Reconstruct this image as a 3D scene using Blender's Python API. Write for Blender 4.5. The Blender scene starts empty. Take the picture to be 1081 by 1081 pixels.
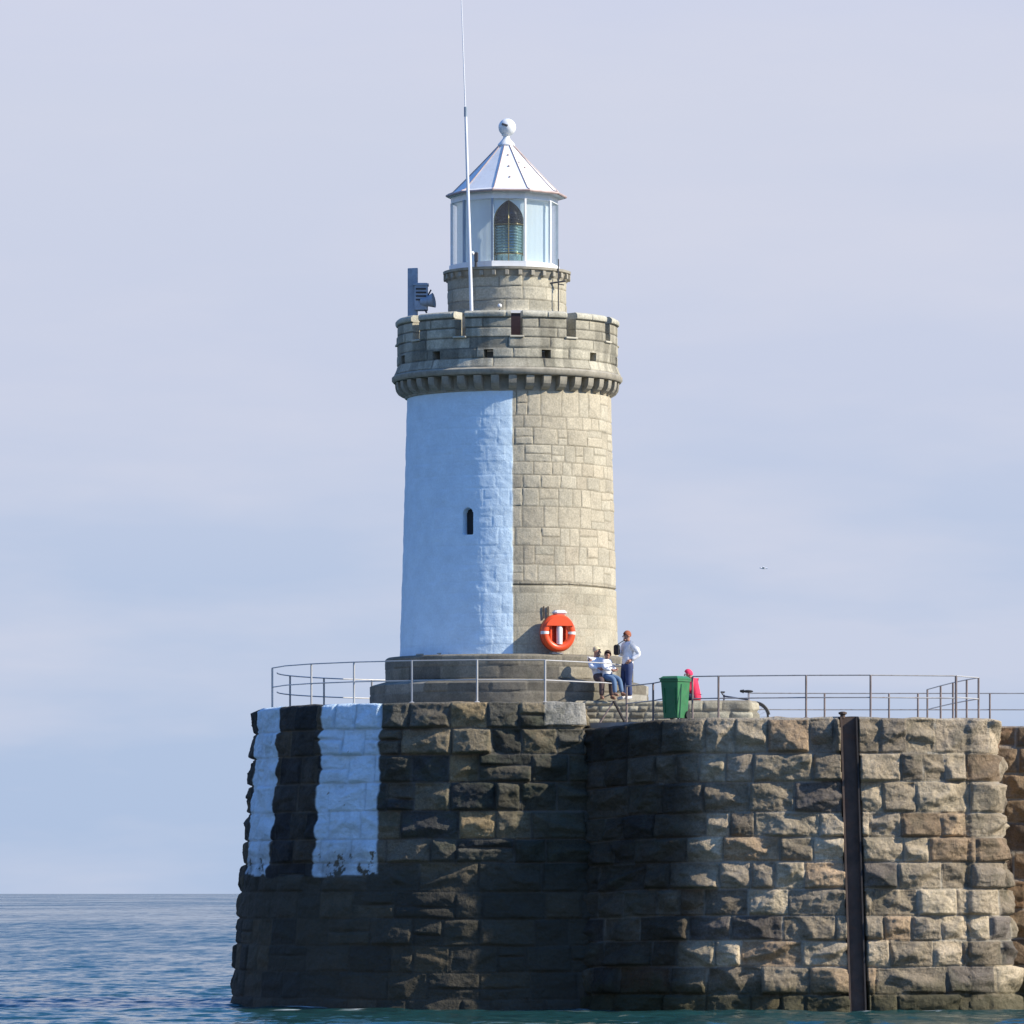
import bpy, math, random
import numpy as np
from mathutils import Vector, Matrix
random.seed(7); RNG = np.random.default_rng(7)
PI = math.pi
SC = bpy.context.scene
COL = SC.collection
# ------------------------------------------------------------------ frame
F, D, HC = 6300.0, 150.0, 2.8            # focal length in 1081-px units, tower distance, eye height above water
def PX(px, d): return (px-540.5)/F*d
def PZ(py, d): return HC+(943-py)/F*d
SUN_EL = math.radians(34.5); SUN_AZ = math.radians(74.3)   # azimuth measured from the camera's side towards the right
SUN = Vector((math.sin(SUN_AZ)*math.cos(SUN_EL), -math.cos(SUN_AZ)*math.cos(SUN_EL), math.sin(SUN_EL)))

# ------------------------------------------------------------------ noise
def _h(ix, iy, iz, s):
    n = (ix.astype(np.int64)*374761393 + iy.astype(np.int64)*668265263 + iz.astype(np.int64)*2147483647 + s*1274126177) & 0xffffffff
    n = ((n ^ (n >> 13))*1274126177) & 0xffffffff
    n = ((n ^ (n >> 16))*2246822519) & 0xffffffff
    return ((n ^ (n >> 15)) & 0xffffff)/float(0xffffff)
def vnoise(x, y, z=None, s=0):
    x = np.asarray(x, float); y = np.asarray(y, float)
    z = np.zeros_like(x) if z is None else np.asarray(z, float)
    ix, iy, iz = np.floor(x), np.floor(y), np.floor(z)
    fx, fy, fz = x-ix, y-iy, z-iz
    fx, fy, fz = [f*f*f*(f*(f*6-15)+10) for f in (fx, fy, fz)]
    r = 0
    for a in (0, 1):
        for b in (0, 1):
            for c in (0, 1):
                w = (fx if a else 1-fx)*(fy if b else 1-fy)*(fz if c else 1-fz)
                r = r+w*_h(ix+a, iy+b, iz+c, s)
    return r*2-1
def fbm(x, y, z=None, s=0, o=4, g=.5):
    r = 0; a = 1; t = 0
    for k in range(o):
        f = 2.03**k
        r = r+a*vnoise(x*f, y*f, None if z is None else z*f, s+k*17); t += a; a *= g
    return r/t
def sstep(a, b, x):
    t = np.clip((x-a)/(b-a), 0, 1); return t*t*(3-2*t)

# ------------------------------------------------------------------ materials
def new_mat(name):
    m = bpy.data.materials.new(name); m.use_nodes = True
    nt = m.node_tree; b = nt.nodes['Principled BSDF']; return m, nt, b
def N(nt, typ, **kw):
    n = nt.nodes.new(typ)
    for k, v in kw.items():
        if k in n.inputs: n.inputs[k].default_value = v
        else: setattr(n, k, v)
    return n
def mixc(nt, fac, a, b, mode='MIX'):
    n = nt.nodes.new('ShaderNodeMix'); n.data_type = 'RGBA'; n.blend_type = mode
    for i, v in ((0, fac), (6, a), (7, b)):
        if hasattr(v, 'links'): nt.links.new(v, n.inputs[i])
        elif i == 0: n.inputs[0].default_value = v
        else: n.inputs[i].default_value = (*v, 1) if len(v) == 3 else v
    return n.outputs[2]
def ramp(nt, src, stops):
    n = nt.nodes.new('ShaderNodeValToRGB'); cr = n.color_ramp
    while len(cr.elements) < len(stops): cr.elements.new(.5)
    for e, (p, c) in zip(cr.elements, stops):
        e.position = p; e.color = (c, c, c, 1) if not hasattr(c, '__len__') else ((*c, 1) if len(c) == 3 else c)
    nt.links.new(src, n.inputs[0]); return n.outputs[0]
def noise(nt, scale, detail=4, rough=.55, vec=None):
    n = N(nt, 'ShaderNodeTexNoise'); n.inputs['Scale'].default_value = scale
    n.inputs['Detail'].default_value = detail; n.inputs['Roughness'].default_value = rough
    if vec is not None: nt.links.new(vec, n.inputs['Vector'])
    return n.outputs['Fac']
def wear_mat(name, col, rough=.6, metal=0., var=.25, scale=4., dirt=None, dirt_amt=.35, bump=.0, bscale=60.):
    m, nt, b = new_mat(name)
    tc = N(nt, 'ShaderNodeTexCoord')
    n1 = noise(nt, scale, 5, .6, tc.outputs['Object'])
    v = ramp(nt, n1, [(.3, 1-var), (.7, 1+var*.4)])
    c = mixc(nt, 1., col, v, 'MULTIPLY')
    if dirt is not None:
        n2 = noise(nt, scale*2.3, 6, .65, tc.outputs['Object'])
        f = ramp(nt, n2, [(.52, 0.), (.68, dirt_amt)])
        c = mixc(nt, f, c, dirt)
    nt.links.new(c, b.inputs['Base Color'])
    b.inputs['Roughness'].default_value = rough; b.inputs['Metallic'].default_value = metal
    if bump:
        n3 = noise(nt, bscale, 4, .6, tc.outputs['Object'])
        bp = N(nt, 'ShaderNodeBump'); bp.inputs['Strength'].default_value = bump; bp.inputs['Distance'].default_value = .01
        nt.links.new(n3, bp.inputs['Height']); nt.links.new(bp.outputs[0], b.inputs['Normal'])
    return m
def masonry_mat(name, lo=.75, hi=1.2, tide=None, mortar=(.36, .33, .27), mortar_amt=.6, bump=.5, rough=.9, paint=(.80, .85, .92), lichen=0., broken=0.):
    """stone whose per-block tint, joints and paint come from mesh attributes"""
    m, nt, b = new_mat(name)
    tc = N(nt, 'ShaderNodeTexCoord'); P = tc.outputs['Object']
    a = N(nt, 'ShaderNodeAttribute', attribute_name='stone'); j = N(nt, 'ShaderNodeAttribute', attribute_name='joint')
    w = N(nt, 'ShaderNodeAttribute', attribute_name='white'); k = N(nt, 'ShaderNodeAttribute', attribute_name='black')
    n1 = noise(nt, 2.2, 6, .65, P); n2 = noise(nt, 22., 5, .7, P)
    c = mixc(nt, 1., a.outputs['Color'], ramp(nt, n1, [(.28, lo), (.72, hi)]), 'MULTIPLY')
    c = mixc(nt, 1., c, ramp(nt, n2, [(.3, .72), (.7, 1.22)]), 'MULTIPLY')
    if lichen:
        n3 = noise(nt, 1.3, 7, .7, P)
        c = mixc(nt, ramp(nt, n3, [(.5, 0.), (.62, lichen)]), c, (.07, .075, .05))
    jm = N(nt, 'ShaderNodeMath', operation='MULTIPLY'); nt.links.new(j.outputs['Fac'], jm.inputs[0]); jm.inputs[1].default_value = mortar_amt
    c = mixc(nt, jm.outputs[0], c, mortar)
    if tide:
        sep = N(nt, 'ShaderNodeSeparateXYZ'); nt.links.new(P, sep.inputs[0])
        ad = N(nt, 'ShaderNodeMath', operation='MULTIPLY_ADD'); nt.links.new(n1, ad.inputs[0]); ad.inputs[1].default_value = -1.4
        nt.links.new(sep.outputs[2], ad.inputs[2])
        mr = N(nt, 'ShaderNodeMapRange'); nt.links.new(ad.outputs[0], mr.inputs[0])
        mr.inputs[1].default_value = tide[0]; mr.inputs[2].default_value = tide[1]; mr.inputs[3].default_value = tide[2]; mr.inputs[4].default_value = 0.
        c = mixc(nt, mr.outputs[0], c, tide[3])
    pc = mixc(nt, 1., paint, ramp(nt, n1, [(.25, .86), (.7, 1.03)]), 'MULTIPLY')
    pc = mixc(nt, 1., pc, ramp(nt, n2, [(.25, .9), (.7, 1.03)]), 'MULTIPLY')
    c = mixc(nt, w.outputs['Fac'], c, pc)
    c = mixc(nt, k.outputs['Fac'], c, mixc(nt, ramp(nt, n1, [(.35, 0.), (.65, 1.)]), (.012, .012, .014), (.035, .033, .034)))
    nt.links.new(c, b.inputs['Base Color']); b.inputs['Roughness'].default_value = rough
    b.inputs['Specular IOR Level'].default_value = .25
    bp = N(nt, 'ShaderNodeBump'); bp.inputs['Strength'].default_value = bump; bp.inputs['Distance'].default_value = .02
    hgt = noise(nt, 30., 6, .65, P)
    if broken:
        vo = N(nt, 'ShaderNodeTexVoronoi'); vo.inputs['Scale'].default_value = 5.5; nt.links.new(P, vo.inputs['Vector'])
        dn = N(nt, 'ShaderNodeVectorMath', operation='DOT_PRODUCT'); nt.links.new(vo.outputs['Color'], dn.inputs[0]); dn.inputs[1].default_value = (.5, .3, .2)
        n5 = noise(nt, 7., 8, .68, P)
        a1 = N(nt, 'ShaderNodeMath', operation='MULTIPLY_ADD'); nt.links.new(n5, a1.inputs[0]); a1.inputs[1].default_value = 3.2; nt.links.new(hgt, a1.inputs[2])
        a2 = N(nt, 'ShaderNodeMath', operation='MULTIPLY_ADD'); nt.links.new(vo.outputs['Distance'], a2.inputs[0]); a2.inputs[1].default_value = .9; nt.links.new(a1.outputs[0], a2.inputs[2])
        hgt = a2.outputs[0]; bp.inputs['Strength'].default_value = broken; bp.inputs['Distance'].default_value = .035
    nt.links.new(hgt, bp.inputs['Height']); nt.links.new(bp.outputs[0], b.inputs['Normal'])
    return m

M = {}
M['head'] = masonry_mat('dark_granite', lo=.62, hi=1.25, broken=.85, tide=(2.3, 2.9, .80, (.052, .047, .034)), mortar=(.16, .15, .13), mortar_amt=.45, lichen=.6, paint=(.71, .87, .97))
M['arm'] = masonry_mat('tan_granite', lo=.62, hi=1.25, broken=.85, tide=(-.35, .15, .85, (.035, .036, .016)), mortar=(.46, .43, .36), mortar_amt=.55, lichen=.35)
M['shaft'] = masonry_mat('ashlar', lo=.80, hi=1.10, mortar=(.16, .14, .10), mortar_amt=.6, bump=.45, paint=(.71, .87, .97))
M['parapet'] = masonry_mat('weathered_ashlar', lo=.78, hi=1.15, mortar=(.06, .055, .045), mortar_amt=.7, bump=.4, lichen=.3)
M['plinth'] = masonry_mat('plinth_stone', lo=.7, hi=1.15, mortar=(.14, .13, .11), mortar_amt=.3, bump=.3, lichen=.3)
M['rubble'] = masonry_mat('rubble_stone', lo=.7, hi=1.2, mortar=(.16, .14, .11), mortar_amt=.6, bump=.6)
M['corbel'] = wear_mat('corbel_stone', (.37, .335, .26), .9, var=.3, dirt=(.08, .08, .06), bump=.3)
M['deck'] = wear_mat('deck_concrete', (.33, .32, .29), .9, var=.3, scale=1.5, bump=.4)
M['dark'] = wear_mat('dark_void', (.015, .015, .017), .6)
M['white'] = wear_mat('white_paint', (.80, .81, .80), .42, var=.05, dirt=(.45, .40, .33), dirt_amt=.18)
M['whitepole'] = wear_mat('white_pole', (.80, .81, .82), .4, var=.06)
M['eave'] = wear_mat('weathered_eave', (.46, .34, .30), .5, var=.25)
M['bar'] = wear_mat('blue_grey_bar', (.30, .36, .42), .4, var=.15)
M['lens'], _nt, _b = new_mat('optic_glass')
_b.inputs['Base Color'].default_value = (.30, .44, .42, 1); _b.inputs['Roughness'].default_value = .14; _b.inputs['Metallic'].default_value = .75
M['lensdark'] = wear_mat('optic_crown_glass', (.05, .05, .055), .15, metal=.3)
M['brass'] = wear_mat('brass', (.30, .23, .10), .35, metal=.8)
M['blind'] = wear_mat('pale_blind', (.86, .90, .91), .8, var=.06, scale=1.5)
m, nt, b = new_mat('pale_blind'); M['blind'] = m
df = N(nt, 'ShaderNodeBsdfDiffuse'); df.inputs[0].default_value = (.88, .96, .98, 1); tl = N(nt, 'ShaderNodeBsdfTranslucent'); tl.inputs[0].default_value = (.90, .97, .99, 1)
ms = N(nt, 'ShaderNodeMixShader'); ms.inputs[0].default_value = .5; nt.links.new(df.outputs[0], ms.inputs[1]); nt.links.new(tl.outputs[0], ms.inputs[2]); nt.links.new(ms.outputs[0], nt.nodes['Material Output'].inputs[0])
m, nt, b = new_mat('clear_glass'); M['glass'] = m
b.inputs['Base Color'].default_value = (.85, .95, .97, 1); b.inputs['Roughness'].default_value = .02
tr = N(nt, 'ShaderNodeBsdfTransparent'); tr.inputs[0].default_value = (.97, .99, 1., 1)
lw = N(nt, 'ShaderNodeLayerWeight'); lw.inputs['Blend'].default_value = .5
lf = ramp(nt, lw.outputs['Facing'], [(.0, .04), (.55, .07), (.85, .25), (1., .6)])
gl = N(nt, 'ShaderNodeBsdfGlossy'); gl.inputs['Roughness'].default_value = .03
ms = N(nt, 'ShaderNodeMixShader'); nt.links.new(lf, ms.inputs[0]); nt.links.new(tr.outputs[0], ms.inputs[1]); nt.links.new(gl.outputs[0], ms.inputs[2])
nt.links.new(ms.outputs[0], nt.nodes['Material Output'].inputs[0])
M['rail'] = wear_mat('galvanised_rail', (.42, .40, .37), .45, metal=.3, var=.25, dirt=(.20, .10, .05), dirt_amt=.5)
M['palerail'] = wear_mat('pale_rail', (.47, .46, .44), .45, metal=.1, var=.12)
M['rustrail'] = wear_mat('rusty_rail', (.23, .18, .16), .65, var=.35, dirt=(.28, .14, .07))
M['rust'] = wear_mat('rusted_steel', (.10, .068, .05), .8, var=.4, scale=3., dirt=(.16, .07, .03), bump=.5)
M['darkrust'] = wear_mat('black_steel', (.035, .030, .028), .8, var=.4, dirt=(.09, .05, .03), bump=.5)
M['signal'] = wear_mat('blue_grey_housing', (.30, .37, .44), .5, var=.2, dirt=(.12, .12, .12))
M['darkmetal'] = wear_mat('dark_metal', (.05, .05, .055), .5, var=.2)
M['orange'] = wear_mat('orange_plastic', (.78, .085, .018), .38, var=.10)
M['darkorange'] = wear_mat('dark_red_board', (.50, .05, .012), .5, var=.15)  # deeper red of the backboard disc
M['sill'] = wear_mat('sill_stone', (.52, .48, .37), .85, var=.2)
M['maroon'] = wear_mat('maroon_door', (.035, .014, .014), .5)
M['offwhite'] = wear_mat('off_white_plastic', (.78, .76, .72), .5, var=.08)
M['bin'] = wear_mat('green_plastic', (.036, .185, .066), .5, var=.25, dirt=(.12, .16, .10), dirt_amt=.3)
M['binlid'] = wear_mat('green_lid', (.042, .19, .08), .42, var=.15)
M['rubber'] = wear_mat('black_rubber', (.02, .02, .02), .7)
M['bikeframe'] = wear_mat('dark_blue_enamel', (.03, .035, .06), .35)
M['chrome'] = wear_mat('steel_rim', (.45, .45, .46), .3, metal=.8)
M['gull'] = wear_mat('gull_feather', (.85, .86, .88), .8)
def cloth(name, c): return wear_mat(name, c, .85, var=.18, scale=9., bump=.3, bscale=40.)
M['skin'] = wear_mat('skin', (.42, .22, .15), .55, var=.08)
M['eye'] = wear_mat('eye', (.02, .015, .012), .3)
M['whitejacket'] = cloth('white_jacket', (.84, .84, .86)); M['jeans'] = cloth('blue_jeans', (.035, .055, .14)); M['lightjeans'] = cloth('light_jeans', (.10, .17, .28))
M['brown'] = cloth('brown_trousers', (.10, .065, .06)); M['pink'] = cloth('pink_jacket', (.74, .03, .085)); M['pinkhat'] = cloth('pink_hat', (.80, .04, .12))
M['navy'] = cloth('navy_cloth', (.03, .03, .07)); M['shoe'] = cloth('white_shoe', (.7, .7, .7)); M['darkshoe'] = cloth('tan_shoe', (.25, .13, .08))
M['blond'] = cloth('blond_hair', (.66, .55, .34)); M['auburn'] = cloth('auburn_hair', (.36, .11, .05)); M['brownhair'] = cloth('brown_hair', (.05, .025, .018)); M['bag'] = cloth('black_bag', (.02, .02, .022))

# ------------------------------------------------------------------ objects
def mesh_obj(name, verts, faces, mat=None, parent=None, smooth=False, loc=None):
    me = bpy.data.meshes.new(name)
    if isinstance(verts, np.ndarray): verts = verts.tolist()
    if isinstance(faces, np.ndarray): faces = faces.tolist()
    me.from_pydata(verts, [], faces)
    mats = mat if isinstance(mat, (list, tuple)) else [mat]
    for q in mats:
        if q: me.materials.append(q)
    if smooth: me.polygons.foreach_set('use_smooth', [True]*len(me.polygons))
    me.update()
    o = bpy.data.objects.new(name, me); COL.objects.link(o)
    if parent: o.parent = parent
    if loc is not None: o.location = loc
    return o
def thing(name, label, cat, loc=(0, 0, 0), rz=0., group=None):
    o = bpy.data.objects.new(name, None); COL.objects.link(o)
    o.empty_display_size = .3; o.location = loc; o.rotation_euler = (0, 0, rz)
    o['label'] = label; o['category'] = cat
    if group: o['group'] = group
    return o
def tag(o, label, cat, group=None):
    o['label'] = label; o['category'] = cat
    if group: o['group'] = group
    return o
def structure(o): o['kind'] = 'structure'; return o
class MB:
    def __init__(s): s.v = []; s.f = []; s.mi = []; s.cur = 0
    def add(s, vs, fs):
        b = len(s.v); s.v += [tuple(v) for v in vs]; s.f += [tuple(b+i for i in f) for f in fs]; s.mi += [s.cur]*len(fs); return s
    def box(s, c, size, rz=0., bev=0., tilt=None):
        x, y, z = [q/2 for q in size]
        if bev:
            bv = min(bev, x*.9, y*.9, z*.9); ring = []
            outl = [(x-bv, -y), (x, -y+bv), (x, y-bv), (x-bv, y), (-x+bv, y), (-x, y-bv), (-x, -y+bv), (-x+bv, -y)]
            inn = [(px*(1-bv/x) if x else px, py*(1-bv/y)) for px, py in outl]
            vs = [(*p, -z) for p in inn]+[(*p, -z+bv) for p in outl]+[(*p, z-bv) for p in outl]+[(*p, z) for p in inn]
            fs = [tuple(range(7, -1, -1)), tuple(range(24, 32))]
            for k in range(3):
                for i in range(8): fs.append((k*8+i, k*8+(i+1) % 8, (k+1)*8+(i+1) % 8, (k+1)*8+i))
        else:
            vs = [(a*x, b_*y, c_*z) for c_ in (-1, 1) for a, b_ in ((-1, -1), (1, -1), (1, 1), (-1, 1))]
            fs = [(3, 2, 1, 0), (4, 5, 6, 7), (0, 1, 5, 4), (1, 2, 6, 5), (2, 3, 7, 6), (3, 0, 4, 7)]
        R = Matrix.Rotation(rz, 3, 'Z')
        if tilt is not None: R = R @ tilt
        return s.add([tuple(R @ Vector(v)+Vector(c)) for v in vs], fs)
    def path(s, pts, rad, n=8, cap=True, closed=False):
        pts = [Vector(p) for p in pts]; k = len(pts)
        rads = rad if hasattr(rad, '__len__') else [rad]*k
        rings = []; up = None
        for i, p in enumerate(pts):
            if closed: t = pts[(i+1) % k]-pts[i-1]
            else: t = pts[min(i+1, k-1)]-pts[max(i-1, 0)]
            t.normalize()
            if up is None: up = Vector((0, 0, 1)) if abs(t.z) < .9 else Vector((1, 0, 0))
            a = t.cross(up).normalized(); b_ = t.cross(a).normalized(); up = -b_ if b_.dot(up) < 0 else b_
            a = up.cross(t).normalized()
            rings.append([p+(a*math.cos(q)+up*math.sin(q))*rads[i] for q in [2*PI*j/n for j in range(n)]])
        vs = [v for r in rings for v in r]; fs = []
        for i in range(k if closed else k-1):
            i2 = (i+1) % k
            for j in range(n): fs.append((i*n+j, i*n+(j+1) % n, i2*n+(j+1) % n, i2*n+j))
        if cap and not closed: fs += [tuple(range(n-1, -1, -1)), tuple((k-1)*n+j for j in range(n))]
        return s.add(vs, fs)
    def lathe(s, prof, n=48, c=(0, 0, 0), a0=0., cap=True):
        vs = []; fs = []
        for r, z in prof:
            for j in range(n):
                t = a0+2*PI*j/n; vs.append((c[0]+r*math.cos(t), c[1]+r*math.sin(t), c[2]+z))
        for i in range(len(prof)-1):
            for j in range(n): fs.append((i*n+j, i*n+(j+1) % n, (i+1)*n+(j+1) % n, (i+1)*n+j))
        if cap: fs += [tuple(range(n-1, -1, -1)), tuple((len(prof)-1)*n+j for j in range(n))]
        return s.add(vs, fs)
    def ball(s, c, r, n=14, sc=(1, 1, 1), R=None):
        vs = []; fs = []
        for i in range(n//2+1):
            p = PI*i/(n//2)
            for j in range(n):
                t = 2*PI*j/n; v = Vector((r*sc[0]*math.sin(p)*math.cos(t), r*sc[1]*math.sin(p)*math.sin(t), -r*sc[2]*math.cos(p)))
                if R is not None: v = R @ v
                vs.append(v+Vector(c))
        for i in range(n//2):
            for j in range(n): fs.append((i*n+j, i*n+(j+1) % n, (i+1)*n+(j+1) % n, (i+1)*n+j))
        return s.add(vs, fs)
    def prism(s, poly, z0, z1):
        n = len(poly)
        vs = [(*p, z0) for p in poly]+[(*p, z1) for p in poly]
        return s.add(vs, [tuple(range(n-1, -1, -1)), tuple(range(n, 2*n))]+[(i, (i+1) % n, n+(i+1) % n, n+i) for i in range(n)])
    def build(s, name, mat, parent=None, smooth=False, loc=None):
        o = mesh_obj(name, s.v, s.f, mat, parent, smooth, loc)
        if isinstance(mat, (list, tuple)): o.data.polygons.foreach_set('material_index', s.mi)
        if smooth:
            o.data.set_sharp_from_angle(angle=math.radians(42))
        return o

# ------------------------------------------------------------------ masonry
class Masonry:
    def __init__(s, L, z0, z1, ch, wmin, wmax, seed, palette, chj=.12, K=5, var=.44, split=0.):
        r = np.random.default_rng(seed); s.L = L
        zs = [z0]
        while zs[-1] < z1-ch*.5: zs.append(zs[-1]+ch*(1+chj*(r.random()*2-1)))
        zs[-1] = z1 if z1-zs[-1] > -ch*.6 else zs[-1]
        zs = np.array(zs); zs = z0+(zs-z0)*(z1-z0)/(zs[-1]-z0)
        s.zs = zs; s.ub = []; s.off = []; n = 0
        for i in range(len(zs)-1):
            u = [-r.random()*wmax]
            while u[-1] < L: u.append(u[-1]+wmin+(wmax-wmin)*r.random()**1.3)
            s.ub.append(np.array(u)); s.off.append(n); n += len(u)
        s.half = n; s.split = r.random(n) < split; s.smid = .38+.24*r.random(n); n *= 2; s.n = n
        s.c = .08+.09*r.random((n, K)); s.ax = r.normal(0, .22, (n, K)); s.az = r.normal(0, .36, (n, K))
        s.push = r.normal(0, .028, n); s.rnd = r.random(n); s.rnd2 = r.random(n)
        pal = np.array([p[1] for p in palette]); w = np.array([p[0] for p in palette], float); w /= w.sum()
        s.tint = pal[r.choice(len(pal), n, p=w)]*(1-var/2+var*r.random(n))[:, None]
    def eval(s, u, z):
        nc = len(s.zs)-1
        ci = np.clip(np.searchsorted(s.zs, z)-1, 0, nc-1)
        ez = np.minimum(z-s.zs[ci], s.zs[ci+1]-z); h = s.zs[ci+1]-s.zs[ci]; vn = (z-s.zs[ci])/h*2-1
        bid = np.zeros(len(u), int); eu = np.zeros(len(u)); un = np.zeros(len(u)); bw = np.ones(len(u))
        for i in range(nc):
            m = ci == i
            if not m.any(): continue
            ub = s.ub[i]; k = np.clip(np.searchsorted(ub, u[m])-1, 0, len(ub)-2)
            a, b_ = ub[k], ub[k+1]
            bid[m] = s.off[i]+k; eu[m] = np.minimum(u[m]-a, b_-u[m]); un[m] = (u[m]-a)/(b_-a)*2-1; bw[m] = b_-a
        zm = s.zs[ci]+h*s.smid[bid]; sp = s.split[bid] & (h > .39)
        ez = np.where(sp, np.minimum(ez, np.abs(z-zm)), ez); up = sp & (z > zm)
        bid = bid+np.where(up, s.half, 0)
        return bid, eu, ez, un*bw/2, vn*h/2
    def rock(s, u, z, seed=0, amp=1.):
        uu = u+.028*fbm(u*1.7, z*1.7, s=seed+3, o=3); zz = z+.030*fbm(u*1.1+9, z*1.9, s=seed+5, o=3)
        bid, eu, ez, du, dz = s.eval(uu, zz)
        e = np.minimum(eu, ez)
        d = np.min(s.c[bid]+s.ax[bid]*du[:, None]+s.az[bid]*dz[:, None], axis=1)
        d = np.clip(d, -.02, .26)+s.push[bid]
        off_ = s.rnd[bid]*57
        d = d+.062*fbm(u*2.3+off_, z*4.2+off_, s=seed+11, o=6, g=.60)+.045*(.28-np.abs(fbm(u*3.6+off_, z*5.4, s=seed+13, o=5, g=.6)))
        prof = sstep(.0, .075, e)
        d = amp*(d*prof-.06*(1-sstep(.004, .032, e)))
        joint = 1-sstep(.010, .032, e)
        return d, joint, bid
    def ashlar(s, u, z, seed=0, wob=.022, jw=.016, rec=.014, amp=.010):
        uu = u+wob*fbm(u*2, z*2, s=seed+3, o=2); zz = z+wob*fbm(u*1.3+9, z*2, s=seed+5, o=2)
        bid, eu, ez, du, dz = s.eval(uu, zz)
        e = np.minimum(eu, ez)
        d = s.push[bid]*.25*sstep(0, .03, e)+amp*fbm(u*6, z*6, s=seed+7, o=3)-rec*(1-sstep(jw*.4, jw*1.3, e))
        return d, 1-sstep(jw*.4, jw*1.3, e), bid
def set_attrs(o, stone, joint, white=None, black=None):
    me = o.data; n = len(me.vertices)
    ca = me.attributes.new('stone', 'FLOAT_COLOR', 'POINT'); ca.data.foreach_set('color', np.concatenate([stone, np.ones((n, 1))], 1).astype(np.float32).ravel())
    for nm, a in (('joint', joint), ('white', white), ('black', black)):
        if a is None: continue
        q = me.attributes.new(nm, 'FLOAT', 'POINT'); q.data.foreach_set('value', a.astype(np.float32))
def grid_faces(nu, nv, wrap=False):
    i = np.arange(nu if wrap else nu-1); j = np.arange(nv-1)
    I, J = np.meshgrid(i, j, indexing='ij'); I = I.ravel(); J = J.ravel(); I2 = (I+1) % nu
    return np.stack([I*nv+J, I2*nv+J, I2*nv+J+1, I*nv+J+1], 1)
def catmull(pts, k=24):
    P = [np.array(p, float) for p in pts]; P = [2*P[0]-P[1]]+P+[2*P[-1]-P[-2]]; out = []
    for i in range(1, len(P)-2):
        for t in np.linspace(0, 1, k, endpoint=False):
            a, b_, c, d = P[i-1:i+3]
            out.append(.5*((2*b_)+(-a+c)*t+(2*a-5*b_+4*c-d)*t*t+(-a+3*b_-3*c+d)*t**3))
    out.append(P[-2]); return np.array(out)
def resample(path, step):
    seg = np.linalg.norm(np.diff(path, axis=0), axis=1); s = np.concatenate([[0], np.cumsum(seg)])
    u = np.arange(0, s[-1]+step*.5, step)
    return u, np.stack([np.interp(u, s, path[:, 0]), np.interp(u, s, path[:, 1])], 1)
def rock_wall(name, path, ztop, zbot, batter, mas, mat, step=.03, dz=.03, parent=None, seed=0, post=None, ztopfn=None, smoothn=9, closed_top=True):
    u, P = resample(path, step)
    T = np.gradient(P, axis=0); T /= np.linalg.norm(T, axis=1)[:, None]
    ker = np.ones(smoothn)/smoothn
    T = np.stack([np.convolve(np.pad(T[:, k], smoothn//2, mode='edge'), ker, 'valid') for k in (0, 1)], 1); T /= np.linalg.norm(T, axis=1)[:, None]
    Nn = np.stack([T[:, 1], -T[:, 0]], 1)
    z = np.linspace(zbot, ztop, int((ztop-zbot)/dz)+1)
    nu, nv = len(u), len(z)
    U, Z = np.meshgrid(u, z, indexing='ij'); U = U.ravel(); Z = Z.ravel()
    d, joint, bid = mas.rock(U, Z, seed)
    stone = mas.tint[bid].copy()
    white = np.zeros(len(U)); black = np.zeros(len(U))
    iu = np.repeat(np.arange(nu), nv)
    X0 = P[iu]; 
    if post: d, joint, stone, white, black = post(U, Z, X0, d, joint, stone, white, black)
    off = batter*(ztop-Z)+d
    XY = X0+Nn[iu]*off[:, None]
    ZZ = Z.copy()
    if ztopfn is not None:
        drop = ztopfn(X0); ZZ = zbot+(Z-zbot)*(ztop-drop-zbot)/(ztop-zbot)
    topm = np.tile(np.arange(nv), nu) == nv-1
    ZZ = ZZ+np.where(topm, .02*fbm(U*2.2, Z, s=seed+31, o=3), 0)
    V = np.concatenate([XY, ZZ[:, None]], 1)
    faces = grid_faces(nu, nv).tolist()
    # coping: two inward rows on top
    base = len(V); ti = np.arange(nu)*nv+nv-1
    rows = []
    for inset in (.12, .5):
        q = V[ti].copy(); q[:, :2] = P-Nn*inset+0; q[:, 2] += (.012 if inset < .3 else .0)+.012*vnoise(u*3, u*0+inset, s=seed); rows.append(q)
    V = np.concatenate([V]+rows, 0)
    for i in range(nu-1):
        faces.append((int(ti[i]), int(ti[i+1]), base+i+1, base+i)); faces.append((base+i, base+i+1, base+nu+i+1, base+nu+i))
    if closed_top: faces.append(tuple(base+nu+i for i in range(nu)))
    o = mesh_obj(name, V, faces, mat, parent, smooth=True)
    ex = np.tile(ti, 2)
    set_attrs(o, np.concatenate([stone, stone[ex]]), np.concatenate([joint, joint[ex]*0]), np.concatenate([white, white[ex]]), np.concatenate([black, black[ex]]))
    return o

PAL_HEAD = [(4, (.15, .128, .092)), (3, (.095, .088, .068)), (3, (.24, .195, .125)), (2, (.06, .058, .052)), (1.3, (.34, .25, .135))]
PAL_ARM = [(4, (.39, .315, .215)), (3, (.30, .245, .175)), (3, (.46, .375, .255)), (1.5, (.37, .265, .165)), (1.5, (.19, .16, .13)), (.15, (.45, .26, .14))]
PAL_ASH = [(4, (.475, .42, .31)), (3, (.445, .40, .30)), (2, (.49, .44, .33)), (.7, (.40, .355, .265)), (1, (.47, .41, .30))]
PAL_PAR = [(4, (.47, .43, .325)), (3, (.43, .395, .30)), (2, (.50, .455, .34)), (1, (.35, .325, .25))]
PAL_PLINTH = [(2, (.27, .24, .18)), (3, (.22, .195, .148)), (3, (.175, .158, .125)), (1, (.31, .29, .24))]

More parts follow.
